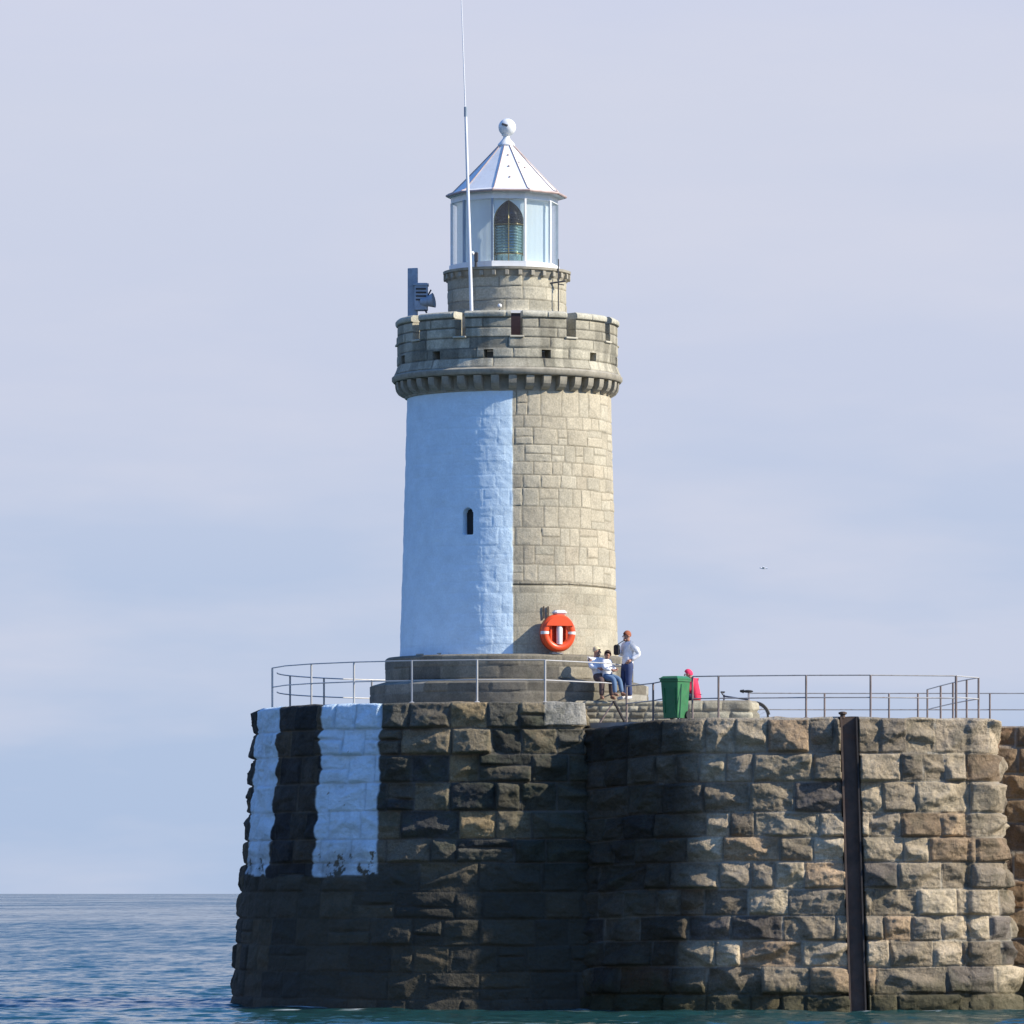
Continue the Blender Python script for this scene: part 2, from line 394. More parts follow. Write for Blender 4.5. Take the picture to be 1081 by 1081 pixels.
# ================================================================== pier head
ZH = 7.4; RH = 6.4
arc = np.radians(np.linspace(-200, 14.2, 240))
path_head = [(RH*math.sin(a), -RH*math.cos(a)) for a in arc]
xe = path_head[-1]
path_head += [(xe[0]+.10, xe[1]+.06), (xe[0]+.14, xe[1]+.2), (xe[0]+.14, xe[1]+1.2), (xe[0]+.14, -2.6)]
path_head = np.array(path_head)
def head_post(U, Z, X0, d, joint, stone, white, black):
    ang = np.degrees(np.arctan2(X0[:, 0], -X0[:, 1]))     # negative = left of the front
    wob = .5*fbm(U*1.2, Z*2.2, s=71, o=3)+.55*vnoise(U*.3, Z*3.2, s=77)
    a = ang+wob
    low = 3.2+.14*fbm(U*1.4, Z*.2, s=81, o=2)
    pz = sstep(0, .05, Z-low)
    chip = fbm(U*3.6, Z*3.2, s=84, o=6, g=.6)
    keep = 1-sstep(.0, .05, chip+.02-np.clip((Z-3.2)/.85, 0, 1)*.62-.05*(joint < .5))
    w = ((sstep(-46.2, -45.6, a)*(1-sstep(-29.6, -29, a)))+(sstep(-80, -79.4, a)*(1-sstep(-63.1, -62.5, a))))*pz*keep
    green = np.clip(np.clip((4.7-Z)/1.4, 0, 1)*(.28+.5*fbm(U*2, Z*2, s=95, o=4))+.07*joint+.10*(fbm(U*3, Z*3, s=96, o=4) > .28), 0, .6)*(w > 0)
    b_ = (sstep(-63.0, -62.5, a)*(1-sstep(-46.2, -45.6, a)))*pz
    b2 = (1-sstep(-80.3, -79.9, a))*pz*.8
    # smooth pale concrete block that ends the head's top edge on the right
    pm = (X0[:, 0] > .78)*(Z > ZH-.56)*(ang < 16)
    d = np.where(pm, .05+.008*fbm(U*5, Z*5, s=3, o=3), d)
    stone = np.where(pm[:, None], np.array((.38, .36, .31)), stone); joint = np.where(pm, 0, joint)
    algae_shade = sstep(-2.2, .9, X0[:, 0]+1.1*fbm(U*.9, Z*.8, s=91, o=4))*sstep(7.0, 5.5, Z+.9*fbm(U*.8, Z*.7, s=92, o=3))  # algae plus the concave corner's shadow, both darkened into the stone colour
    stone = stone*(1-.66*algae_shade[:, None])+np.array((.010, .014, .008))*algae_shade[:, None]
    low2 = np.clip((3.3-Z)/.5, 0, 1)
    d = d*(1-.45*low2)+.03*low2
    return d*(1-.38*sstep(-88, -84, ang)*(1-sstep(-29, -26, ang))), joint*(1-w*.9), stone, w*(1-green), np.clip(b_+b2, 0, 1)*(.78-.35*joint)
mas_head = Masonry(30, -1.0, ZH, .64, .55, 1.5, 24, PAL_HEAD, var=.6, split=.16)
head = thing('round_breakwater', 'round dark granite end of the breakwater with white and black painted stripes', 'breakwater')
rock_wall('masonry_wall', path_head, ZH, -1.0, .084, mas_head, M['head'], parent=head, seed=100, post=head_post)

# ================================================================== breakwater arm (right)
ZA = 6.96
path_arm = catmull([(1.5, -5.4), (1.85, -6.1), (3.1, -7.35), (4.6, -8.2), (6.2, -8.52), (7.8, -8.6), (9.6, -8.4), (10.8, -7.9)], 30)
cen = np.array((10.75, -7.1)); a0 = math.atan2(path_arm[-1][1]-cen[1], path_arm[-1][0]-cen[0])
crn = [(cen[0]+.86*math.cos(t), cen[1]+.86*math.sin(t)) for t in np.linspace(a0+.15, 0.05, 14)]
path_arm = np.concatenate([path_arm, np.array(crn), np.array([(11.62, -6.2), (11.55, -4.2), (11.5, -1.8)])])
def arm_post(U, Z, X0, d, joint, stone, white, black):
    low = np.clip((1.1-Z)/1.0, 0, 1)
    stone = stone*(1-low[:, None]*.05)+np.array((.10, .075, .03))*low[:, None]*.5
    face_shade = sstep(5.2+.5*fbm(Z*1.5, U, s=6, o=3), 3.9, X0[:, 0])                        # return face next to the head, its shade painted into the stone colour
    stone = stone*(1-face_shade[:, None]*.80)
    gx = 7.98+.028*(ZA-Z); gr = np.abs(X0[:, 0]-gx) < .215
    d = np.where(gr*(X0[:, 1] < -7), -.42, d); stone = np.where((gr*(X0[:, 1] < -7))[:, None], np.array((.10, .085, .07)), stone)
    jb = joint*(.35+.65*(fbm(U*.8, Z*.9, s=5, o=3) > -.05))
    return d*1.1, jb*(1-face_shade*.7), stone, white, black
def arm_drop(X0): return .17*sstep(3.6, 1.7, X0[:, 0])+.03*sstep(4.6, 3.6, X0[:, 0])
mas_arm = Masonry(26, -1.0, ZA, .655, .55, 1.6, 5, PAL_ARM, var=.75)
arm = thing('granite_breakwater', 'tan granite breakwater arm of rough rock-faced blocks curving out on the right', 'breakwater')
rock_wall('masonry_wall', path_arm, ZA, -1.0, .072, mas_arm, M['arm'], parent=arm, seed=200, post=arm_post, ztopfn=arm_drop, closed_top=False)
# far wall, continuing to the right beyond the arm's rounded corner
farw = thing('harbour_wall', 'brown stone harbour wall running off behind the rounded corner at far right', 'wall')
mas_far = Masonry(24, -1.0, 6.93, .655, .6, 1.5, 9, PAL_ARM)
def far_post(U, Z, X0, d, joint, stone, white, black): return d, joint, stone*np.array((.62, .52, .44)), white, black
rock_wall('masonry_wall', np.array([(11.2, -1.95), (16, -2.3), (24, -2.9), (34, -3.5)]), 6.93, -1.0, .06, mas_far, M['arm'], step=.04, dz=.04, parent=farw, seed=300, post=far_post, closed_top=False)
# walkway slab (solid core behind the wall faces)
core = [(1.9, -5.5), (3.5, -6.7), (5.0, -7.5), (7.7, -8.1), (9.5, -7.95), (10.7, -7.3), (11.15, -6.5), (11.1, -1.5), (16, -1.85), (34, -3.1), (34, 6.5), (1.9, 6.2)]
structure(MB().prism(core, -.9, 6.925).build('breakwater_walkway', M['deck']))

# rubble platform in two blocks: base of the tower and a low wall to the right
def slab_masonry(name, poly, z0, z1, mat, mas, seed, parent=None, amp=.35, step=.03):
    pts = np.array(poly+[poly[0]], float)
    u, P = resample(pts, step)
    P = P[:-1] if np.linalg.norm(P[0]-P[-1]) < step*.5 else P
    u = u[:len(P)]
    T = np.roll(P, -1, 0)-np.roll(P, 1, 0); T /= np.linalg.norm(T, axis=1)[:, None]; Nn = np.stack([T[:, 1], -T[:, 0]], 1)
    z = np.linspace(z0, z1, int((z1-z0)/step)+1); nu, nv = len(u), len(z)
    U, Z = np.meshgrid(u, z, indexing='ij'); U = U.ravel(); Z = Z.ravel()
    d, joint, bid = mas.rock(U, Z, seed, amp)
    iu = np.repeat(np.arange(nu), nv); top = sstep(z1-.05, z1, Z)
    XY = P[iu]+Nn[iu]*(d-.03*top)[:, None]
    V = np.concatenate([XY, (Z+.02*top*fbm(U*3, Z, s=seed+4, o=3))[:, None]], 1)
    f = grid_faces(nu, nv, wrap=True).tolist(); f.append(tuple(int(i*nv+nv-1) for i in range(nu)))
    o = mesh_obj(name, V, f, mat, parent, smooth=True); set_attrs(o, mas.tint[bid], joint)
    return o
PAL_RUB = [(3, (.36, .33, .24)), (2, (.30, .27, .20)), (2, (.41, .37, .27)), (1, (.22, .20, .15))]
plat = slab_masonry('stone_platform', [(1.55, -3.5), (4.05, -3.4), (4.1, 3.2), (1.5, 3.2)], 6.8, 7.53, M['rubble'], Masonry(20, 6.8, 7.53, .15, .2, .55, 31, PAL_RUB), 400)
tag(plat, 'low rubble stone platform at the tower foot, where the people stand', 'platform')
lw_ = slab_masonry('parapet_wall', [(4.2, -3.0), (5.86, -2.92), (6.08, -2.5), (5.9, -1.95), (4.2, -2.0)], 6.8, 7.55, M['rubble'], Masonry(20, 6.8, 7.55, .25, .35, .8, 33, PAL_RUB), 430)
tag(lw_, 'short low tan stone parapet in front of the bicycle, right of the green bin', 'wall')

# ================================================================== lighthouse
LX = (537.5-540.5)/42
lt = thing('lighthouse', 'round granite lighthouse, left half painted white, with battlements and white lantern', 'lighthouse', (LX, 0, 0))
def ring_grid(name, rfn, z0, z1, mas, mat, seed, step=.025, dz=.025, post=None, parent=None, R=2.7, capz=None, mode='ashlar', kw={}):
    nu = int(2*PI*R/step); nv = int((z1-z0)/dz)+1
    t = np.arange(nu)*2*PI/nu; z = np.linspace(z0, z1, nv)
    T, Z = np.meshgrid(t, z, indexing='ij'); T = T.ravel(); Z = Z.ravel()
    U = T*R                                            # T measured from the back, so the seam is hidden
    d, joint, bid = getattr(mas, mode)(U, Z, seed, **kw)
    stone = mas.tint[bid].copy(); white = np.zeros(len(U)); black = np.zeros(len(U))
    ang = np.degrees(T)-180                             # 0 = front, + = right
    if post: d, joint, stone, white, black = post(ang, U, Z, d, joint, stone, white, black)
    r = rfn(Z)+d; A = np.radians(ang)
    V = np.stack([r*np.sin(A), -r*np.cos(A), Z], 1)
    f = grid_faces(nu, nv, wrap=True).tolist()
    f.append(tuple(int(i*nv+nv-1) for i in range(nu))); f.append(tuple(int(i*nv) for i in range(nu-1, -1, -1)))
    o = mesh_obj(name, V, f, mat, parent, smooth=True); set_attrs(o, stone, joint, white, black); o.data.set_sharp_from_angle(angle=math.radians(60))
    return o
Z_LOW, Z_UP, Z_SH, Z_COR = 7.36, 8.02, 8.70, 15.22
# plinth: two stepped rings of dressed stone
mas_p = Masonry(23, Z_LOW, 8.10, .36, .7, 1.5, 41, PAL_PLINTH)
ring_grid('lower_step', lambda z: np.where(z < 7.99, 3.5, 3.5-(z-7.99)/.11*.40), Z_LOW, 8.10, mas_p, M['plinth'], 500, step=.04, dz=.03, parent=lt, R=3.5)
mas_p2 = Masonry(22, 8.09, Z_SH, .30, .8, 1.6, 43, PAL_PLINTH)
ring_grid('upper_step', lambda z: 3.12-.05*sstep(Z_SH-.05, Z_SH, z), 8.095, Z_SH, mas_p2, M['plinth'], 510, step=.04, dz=.025, parent=lt, R=3.1)
# shaft
WIN_A, WIN_Z0, WIN_Z1 = -22.6, 11.68, 12.32
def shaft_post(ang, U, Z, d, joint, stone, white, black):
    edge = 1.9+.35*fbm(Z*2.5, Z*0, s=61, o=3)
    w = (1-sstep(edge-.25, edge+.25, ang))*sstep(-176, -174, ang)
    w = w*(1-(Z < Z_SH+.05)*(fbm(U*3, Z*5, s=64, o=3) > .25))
    low = Z < 10.42                                     # smoother plain course below the open groove
    groove = np.exp(-((Z-10.42-.012*fbm(U*1.5, Z*0, s=66, o=3))/.022)**2)*(1-w)
    d = d*np.where(low*(w < .5), .35, 1.)*(1-.66*w)+w*(.006+.013*fbm(U*3.2, Z*4.2, s=62, o=5, g=.6))-groove*.05
    joint = np.clip(joint*np.where(low, .38, 1.)*(1-w*.88)+groove*1.2, 0, 1)
    stone = np.where(low[:, None], stone*.9+np.array((.02, .02, .012)), stone)
    r0 = 2.63; x = np.radians(ang-WIN_A)*r0             # arched slit window sunk into the wall
    hw = .125; top = WIN_Z1-hw
    ins = (np.abs(x) < hw)*(Z > WIN_Z0)*(Z < top)+((x*x+(Z-top)**2) < hw*hw)*(Z >= top)
    d = np.where(ins > 0, -.34, d); joint = np.where(ins > 0, 0, joint)
    return d, joint, stone, w, black
mas_s = Masonry(17.3, Z_SH-.02, Z_COR+.02, .385, .28, .75, 53, PAL_ASH, chj=.35, var=.16, split=.33); mas_s.push *= .6
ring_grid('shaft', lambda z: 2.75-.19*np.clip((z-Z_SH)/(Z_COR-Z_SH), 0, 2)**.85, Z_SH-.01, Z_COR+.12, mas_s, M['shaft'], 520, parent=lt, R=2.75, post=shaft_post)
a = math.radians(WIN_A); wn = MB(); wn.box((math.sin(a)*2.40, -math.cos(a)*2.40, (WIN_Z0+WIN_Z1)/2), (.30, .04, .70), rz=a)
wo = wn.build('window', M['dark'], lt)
# soffit ring, corbels and parapet
PCX = -.05                                              # the head sits a touch to the left of the shaft's foot
sf = MB(); sf.lathe([(2.5, 15.2), (2.57, 15.22), (2.59, 15.60), (2.86, 15.615), (2.90, 15.66), (2.90, 15.74), (2.84, 15.79), (2.4, 15.79)], 160, (PCX, 0, 0))
sf.build('cornice', M['corbel'], lt, True)
cb = MB(); prof = [(2.50, 15.26), (2.60, 15.26), (2.66, 15.28), (2.74, 15.33), (2.79, 15.40), (2.81, 15.48), (2.82, 15.598), (2.50, 15.598)]
wv = .098
cb.add([(-wv, -r, z) for r, z in prof]+[(wv, -r, z) for r, z in prof],
       [tuple(range(7, -1, -1)), tuple(range(8, 16))]+[(i, (i+1) % 8, 8+(i+1) % 8, 8+i) for i in range(8)])
c0 = cb.build('corbel', M['corbel'], lt); 
c0.location = (PCX, 0, 0); c0.rotation_euler = (0, 0, .05)
NC = 40
for k in range(1, NC):
    c = c0.copy(); COL.objects.link(c); c.parent = lt; c.rotation_euler = (0, 0, .05+2*PI*k/NC)
# parapet with crenels and square ports
def parapet():
    R = 2.77; z0, z1 = 15.78, 17.19; nu = 720; dz = .03; nv = int(round((z1-z0)/dz))
    z = np.linspace(z0, z1, nv+1); t = np.arange(nu)*2*PI/nu; ang = np.degrees(t)-180
    mas = Masonry(2*PI*R, z0, z1, .245, .9, 1.7, 57, PAL_PAR, chj=.06)
    T, Z = np.meshgrid(t, z, indexing='ij'); Tr = T.ravel(); Zr = Z.ravel(); A = np.radians(np.degrees(Tr)-180)
    d, joint, bid = mas.ashlar(Tr*R, Zr, 600, wob=.008, jw=.016, rec=.02, amp=.006)
    cope = sstep(17.02, 17.05, Zr); flare = np.clip((16.02-Zr)/.24, 0, 1)**1.5*.09
    ro = R+d+flare+cope*.045-.05*sstep(17.13, 17.19, Zr); ri = np.full(len(Zr), R-.40)
    stone = mas.tint[bid].copy(); joint = joint*(1-cope)
    streak = np.clip(fbm(Tr*R*3.0, Zr*.35, s=88, o=4), 0, 1)*1.2
    stone = stone*(1-np.clip(streak, 0, .36))[:, None]; stone = np.where((cope > .5)[:, None], np.array((.50, .47, .37)), stone)
    Vo = np.stack([ro*np.sin(A), -ro*np.cos(A), Zr], 1); Vi = np.stack([ri*np.sin(A), -ri*np.cos(A), Zr], 1)
    ca = ang+.25; zc = (z[:-1]+z[1:])/2
    C, ZC = np.meshgrid(ca, zc, indexing='ij')
    def near(off): return (C-off+15) % 30-15
    slot = (np.abs(near(5)) < 3.0)*(ZC > 16.56)
    port = (np.abs(near(20.5)) < 2.35)*(ZC > 16.02)*(ZC < 16.23)
    keep = ~((slot+port) > 0)
    nvv = nv+1; no = len(Vo); f = []
    idx = lambda i, j: (i % nu)*nvv+j
    for i in range(nu):
        for j in range(nv):
            if not keep[i, j]: continue
            q = (idx(i, j), idx(i+1, j), idx(i+1, j+1), idx(i, j+1))
            f.append(q); f.append(tuple(no+k for k in reversed(q)))
            for (di, dj, e0, e1) in ((0, -1, q[0], q[1]), (1, 0, q[1], q[2]), (0, 1, q[2], q[3]), (-1, 0, q[3], q[0])):
                jj = j+dj
                if 0 <= jj < nv and keep[(i+di) % nu, jj]: continue
                f.append((e1, e0, no+e0, no+e1))
    o = mesh_obj('parapet', np.concatenate([Vo, Vi]), f, M['parapet'], lt, smooth=True, loc=(PCX, 0, 0))
    o.data.set_sharp_from_angle(angle=math.radians(40))
    set_attrs(o, np.concatenate([stone, stone]), np.concatenate([joint, joint*0]))
    return o
par = parapet()
for k in range(12):                                     # pale sill under every crenel
    a = math.radians(5+30*k); s_ = MB(); s_.box((math.sin(a)*2.635, -math.cos(a)*2.635, 16.545), (.36, .36, .05), rz=a, bev=.012)
    s_.build('crenel_sill', M['sill'], par)
MB().lathe([(2.42, 15.8), (2.42, 16.2)], 96, (PCX, 0, 0)).build('gallery_floor', M['deck'], lt)
# watch room drum
mas_d = Masonry(9.6, 16.15, 18.2, .36, .6, 1.3, 59, PAL_PAR)
DCX = -.055
dr = ring_grid('watch_room', lambda z: 1.49+.05*np.exp(-((z-17.27)/.07)**2)+.0*z, 16.15, 18.22, mas_d, M['shaft'], 620, parent=lt, R=1.5)
dr.location = (DCX, 0, 0)
a = math.radians(4.5); dd_ = MB(); dd_.box((math.sin(a)*1.47+.0, -math.cos(a)*1.47, 16.70), (.62, .12, 1.06), rz=a); do_ = dd_.build('door', M['maroon'], lt)
dd_ = MB(); dd_.box((math.sin(a)*1.50, -math.cos(a)*1.50, 17.27), (.80, .14, .07), rz=a); dd_.build('door_lintel', M['offwhite'], do_)
gm = MB(); gm.lathe([(1.3, 18.12), (1.47, 18.12), (1.50, 18.16), (1.55, 18.32), (1.60, 18.34), (1.61, 18.40), (1.35, 18.42)], 96, (DCX, 0, 0))
gal = gm.build('lantern_gallery', M['corbel'], lt, True)
dt = MB(); dt.box((0, -1.535, 18.25), (.10, .13, .13), bev=.01); d0 = dt.build('dentil', M['corbel'], gal); d0.location = (DCX, 0, 0)
for k in range(1, 30):
    c = d0.copy(); COL.objects.link(c); c.parent = gal; c.rotation_euler = (0, 0, 2*PI*k/30)
# lantern : ten sided
LCX = -.12; R_L = 1.33; NB = 10; A0 = -13.
def vtx(k, r): a = math.radians(A0+36*k); return (LCX+r*math.sin(a), -r*math.cos(a))
lan = MB(); lan.prism([vtx(k, R_L+.06) for k in range(NB)], 18.415, 18.56)
lan = lan.build('lantern', M['white'], lt)
lh = MB(); lh.prism([vtx(k, R_L+.02) for k in range(NB)], 20.12, 20.28); lh.build('head_ring', M['white'], lan)
for k in range(NB):
    p0 = vtx(k, R_L-.02); p1 = vtx(k+1, R_L-.02); e = Vector((p1[0]-p0[0], p1[1]-p0[1], 0)); c = ((p0[0]+p1[0])/2, (p0[1]+p1[1])/2)
    ang = math.atan2(e.y, e.x)
    pn = MB(); pn.box((c[0], c[1], 19.34), (e.length-.05, .012, 1.56), rz=ang); pn.build('pane', M['glass'], lan)
    gb = MB(); gb.box((*vtx(k, R_L), 19.34), (.05, .06, 1.56), rz=math.radians(A0+36*k)); gb.build('glazing_bar', M['white'] if k % 3 else M['bar'], lan)
    if k != 0:                                         # pale blinds drawn behind every pane except the front one
        q0 = vtx(k, R_L-.13); q1 = vtx(k+1, R_L-.13); c2 = ((q0[0]+q1[0])/2, (q0[1]+q1[1])/2)
        L = math.dist(q0, q1); f0 = 0.; w = L*.97
        bl = MB()
        n = 22; vs = []; nx, ny = math.sin(ang), -math.cos(ang)
        for i in range(n+1):
            s0 = (i/n-.5)*w; o_ = .003*math.sin(i*1.1)
            for zz in (18.57, 20.10): vs.append((c2[0]+e.x/e.length*s0+nx*o_, c2[1]+e.y/e.length*s0+ny*o_, zz))
        bl.add(vs, [(2*i, 2*i+2, 2*i+3, 2*i+1) for i in range(n)])
        bo = bl.build('blind', M['blind'], lan, True)
# optic
lp = [(.10, 18.565), (.38, 18.57), (.38, 18.72)]
for i in range(11):
    z = 18.72+i*.071; lp += [(.385, z), (.40, z+.03), (.375, z+.07)]
OCX = LCX+.12; OY = -.74
op = MB(); op.lathe(lp, 40, (OCX, OY, 0)); op = op.build('optic', M['lens'], lt, True)
dm = MB(); dp = []
for i in range(12):
    t = i/11; r = .40*(1-t**2.7); z = 19.50+.66*t
    dp += [(max(r, .02), z), (max(r-.018, .015), z+.025)]
dm.lathe(dp, 40, (OCX, OY, 0)); dm.build('optic_crown', M['lensdark'], op, True)
fr = MB()
for a in (-62, -2, 62, 122, 182, 242):
    q = math.radians(a); fr.path([(OCX+.412*math.sin(q), OY-.412*math.cos(q), z) for z in (18.57, 19.50)]+[(OCX+(.41*(1-t**2.7)+.01)*math.sin(q), OY-(.41*(1-t**2.7)+.01)*math.cos(q), 19.50+.67*t) for t in (.2, .4, .6, .8, .95)], .016, 6)
for z in (18.76, 19.50): fr.path([(OCX+.412*math.cos(2*PI*k/40), OY+.412*math.sin(2*PI*k/40), z) for k in range(40)], .016, 6, closed=True)
fr.build('optic_frame', M['brass'], op)
# arched pale surround that frames the optic behind the front pane
q0 = Vector((*vtx(0, R_L-.09), 0)); q1 = Vector((*vtx(1, R_L-.09), 0)); ex_ = (q1-q0).normalized(); mid = (q0+q1)/2; nrm = Vector((ex_.y, -ex_.x, 0)); hw = (q1-q0).length/2
sr = MB()
def arch(t):
    q_ = min(t, PI-t)/(PI/2); return mid+ex_*(.385*(1-q_**2.7)*(1 if t <= PI/2 else -1))+Vector((0, 0, 19.46+.64*q_))
for sgn in (1, -1):
    ts = np.linspace(0, PI/2, 12) if sgn > 0 else np.linspace(PI, PI/2, 12)
    ip = [arch(t) for t in ts]; ip = [ip[0]-Vector((0, 0, .98))]+ip
    op_ = [mid+ex_*hw*sgn+Vector((0, 0, p.z)) for p in ip[:-1]]+[mid+ex_*hw*sgn+Vector((0, 0, 20.10))]
    op_[-1] = mid+ex_*hw*sgn+Vector((0, 0, 20.10)); ip[-1] = mid+Vector((0, 0, 20.10))
    n_ = len(ip); sr.add(ip+op_+[p-nrm*.012 for p in ip+op_], [(i, i+1, n_+i+1, n_+i) for i in range(n_-1)]+[(2*n_+i, 3*n_+i, 3*n_+i+1, 2*n_+i+1) for i in range(n_-1)])
sr.build('surround', M['blind'], lan)
# roof
rf = MB()
RP = [(1.47, 20.28), (1.49, 20.30), (1.47, 20.345), (1.35, 20.39), (.98, 20.76), (.60, 21.15), (.24, 21.53), (.17, 21.60)]
vs = []; fs = []
for r, z in RP:
    for k in range(NB): vs.append((*[q for q in ((LCX+.05)+r*math.sin(math.radians(A0+36*k)), -r*math.cos(math.radians(A0+36*k)))], z))
for i in range(len(RP)-1):
    for k in range(NB): fs.append((i*NB+k, i*NB+(k+1) % NB, (i+1)*NB+(k+1) % NB, (i+1)*NB+k))
fs += [tuple(range(NB-1, -1, -1)), tuple((len(RP)-1)*NB+k for k in range(NB))]
rf.add(vs, fs); roof = rf.build('roof', M['white'], lt)
RCX = LCX+.05
ev = MB(); ev.path([(RCX+1.50*math.sin(math.radians(A0+36*k)), -1.50*math.cos(math.radians(A0+36*k)), 20.31) for k in range(NB)], .035, 8, closed=True); ev.build('gutter', M['eave'], roof)
for k in range(NB):
    a = math.radians(A0+36*k); sm = MB(); sm.path([(RCX+(r+.008)*math.sin(a), -(r+.008)*math.cos(a), z+.006) for r, z in RP[2:]], .012, 6); sm.build('seam', M['eave'], roof)
for (aa, t) in ((5, .25), (5, .52), (6, .80), (38, .5), (30, .62)):
    a = math.radians(aa); r = (1.33*(1-t)+.24*t)*.957; z = 20.41+t*1.12
    rv = MB(); rv.ball((RCX+r*math.sin(a), -r*math.cos(a), z), .028, 8); rv.build('rivet', M['eave'], roof)
fn = MB(); fn.lathe([(.20, 21.56), (.22, 21.60), (.21, 21.63), (.13, 21.72), (.085, 21.78), (.08, 21.83), (.12, 21.85), (.12, 21.87), (.05, 21.9)], 20, (RCX, 0, 0)); fn = fn.build('finial', M['white'], roof, True)
bl = MB(); bl.ball((RCX+.02, 0, 22.05), .222, 24); bl.build('ball', M['white'], roof, True)
vh = MB(); vh.box((RCX-.04, -.222, 22.09), (.16, .04, .05), bev=.01, tilt=Matrix.Rotation(.3, 3, 'Y')); vh.build('vent_slot', M['darkmetal'], roof)

# ---- equipment on the parapet gallery
dP = 148.0
pole = thing('radio_mast', 'tall thin white pole rising past the lantern and leaning slightly left', 'mast', (PX(499, dP), -2.0, 16.2))
top = Vector((PX(491.5, dP)-PX(499, dP), 0, PZ(118, dP)-16.2)); 
MB().path([(0, 0, 0), top*.5, top], [.05, .045, .035], 10).build('pole', M['whitepole'], pole, True)
wt = Vector((PX(486, dP)-PX(499, dP), 0, PZ(-30, dP)-16.2))
MB().path([top-Vector((0, 0, .05)), (top+wt)*.5, wt], [.016, .013, .010], 8).build('whip', M['whitepole'], pole, True)
MB().path([top-Vector((0, 0, .12)), top+Vector((0, 0, .12))], .042, 10).build('ferrule', M['signal'], pole, True)
MB().box((0, .05, .7), (.14, .16, .05)).build('bracket', M['darkmetal'], pole); MB().box((0, .05, .15), (.2, .2, .03)).build('base_plate', M['darkmetal'], pole)
cam_ = thing('security_camera', 'small dark upright fitting with a white knob beside the mast, at the lantern foot', 'camera', (PX(501.5, 148.6), -1.42, 18.40))
mb = MB(); mb.path([(0.02, 0, 0), (0.02, 0, .34)], .035, 8); mb.box((.03, 0, .24), (.10, .1, .24), bev=.02); mb.build('bracket', M['darkmetal'], cam_)
mb = MB(); mb.ball((-.07, -.05, .33), .055, 10); mb.build('dome', M['white'], cam_, True)
aer = thing('rod_aerial', 'thin dark rod aerial with short crosspiece, right of the lantern drum', 'aerial', (PX(589.5, 148.9), -1.0, 16.2))
mb = MB(); mb.path([(0, 0, 0), (0, 0, PZ(273, 148.9)-16.2)], .016, 8); mb.build('rod', M['darkmetal'], aer)
zc = PZ(297, 148.9)-16.2; mb = MB(); mb.path([(-.22, -.02, zc-.04), (.18, .02, zc+.02)], .022, 8); mb.path([(-.02, 0, zc-.05), (.14, .0, zc-.08)], .015, 6); mb.build('crosspiece', M['darkmetal'], aer)
sg = thing('fog_signal', 'blue grey signal housing with tall flat panel on the left of the battlements', 'signal', (PX(432, 149.6), -.4, 16.2))
zt = PZ(283, 149.6)-16.2; zb = .3
mb = MB(); mb.box((.10, 0, (zt+zb)/2), (.24, .05, zt-zb), rz=-.35, bev=.01); mb.box((-.01, .06, (zt+zb)/2), (.06, .08, zt-zb), bev=.01); mb.build('panel', M['signal'], sg)
z1 = PZ(300, 149.6)-16.2; z2 = PZ(334, 149.6)-16.2
mb = MB(); mb.box((.30, 0, (z1+z2)/2+.08), (.34, .3, z1-z2-.12), bev=.02); mb.box((.29, 0, z1-.02), (.40, .34, .05)); hb = mb.build('housing', M['signal'], sg)
mb = MB()
for k in range(4): mb.box((.30, -.155, z1-.13-.09*k), (.26, .03, .03), tilt=Matrix.Rotation(.5, 3, 'X'))
mb.build('louvre', M['darkmetal'], hb)
zh = PZ(319, 149.6)-16.2
mb = MB(); mb.path([(.30, -.1, zh), (.45, -.14, zh), (.62, -.18, zh+.03)], [.10, .12, .19], 14); mb.build('horn', M['signal'], sg, True)
mb = MB(); mb.path([(.40, -.1, 0), (.40, -.1, zh-.35)], .03, 8); mb.path([(.22, 0, 0), (.22, 0, z2)], .05, 8); mb.path([(.44, -.14, zh-.28), (.30, -.1, zh-.02)], .025, 6); mb.path([(.45, -.1, zh+.12), (.55, -.12, zh+.3)], .02, 6); mb.build('support', M['darkmetal'], sg)
sl = thing('small_lamp', 'small white round lamp on the drum ledge above a crenel', 'lamp', (PX(527.5, 148.4), -1.62, PZ(322, 148.4)-.1))
MB().path([(0, 0, -.9), (0, 0, 0)], .02, 6).build('stem', M['darkmetal'], sl); MB().ball((0, 0, .08), .055, 10).build('globe', M['white'], sl, True)

# ---- lifebuoy station on the plinth ledge
la = math.radians(22.8); rr = 2.98
lb = thing('lifebuoy', 'round orange lifebuoy in its holder against the tower wall', 'lifebuoy', (LX+rr*math.sin(la), -rr*math.cos(la), Z_SH), la)
zc = .52
bd = MB(); n = 36
bd.add([(.44*math.cos(2*PI*k/n), y, zc+.46*math.sin(2*PI*k/n)) for y in (.0, -.06) for k in range(n)], [tuple(range(n)), tuple(range(2*n-1, n-1, -1))]+[(k, n+k, n+(k+1) % n, (k+1) % n) for k in range(n)])
bd.build('backboard', M['darkorange'], lb)
rg = MB(); rg.path([(.355*math.cos(2*PI*k/48), -.13, zc+.37*math.sin(2*PI*k/48)) for k in range(48)], .105, 14, closed=True); rg.build('ring', M['orange'], lb, True)
hd = MB(); pts = [(.40*math.cos(t), zc+.42*math.sin(t)) for t in np.linspace(.42, PI-.42, 20)]
vs = [(x, y, z) for y in (-.02, -.26) for x, z in pts]; k = len(pts)
hd.add(vs, [tuple(range(k)), tuple(range(2*k-1, k-1, -1))]+[(i, k+i, k+(i+1) % k, (i+1) % k) for i in range(k)]); hd.build('hood', M['orange'], lb)
bt = MB(); bt.lathe([(.03, .22), (.075, .24), (.08, .62), (.06, .70), (.03, .74)], 16, (0.02, -.17, 0)); bt.build('line_bottle', M['offwhite'], lb, True)
st = MB()
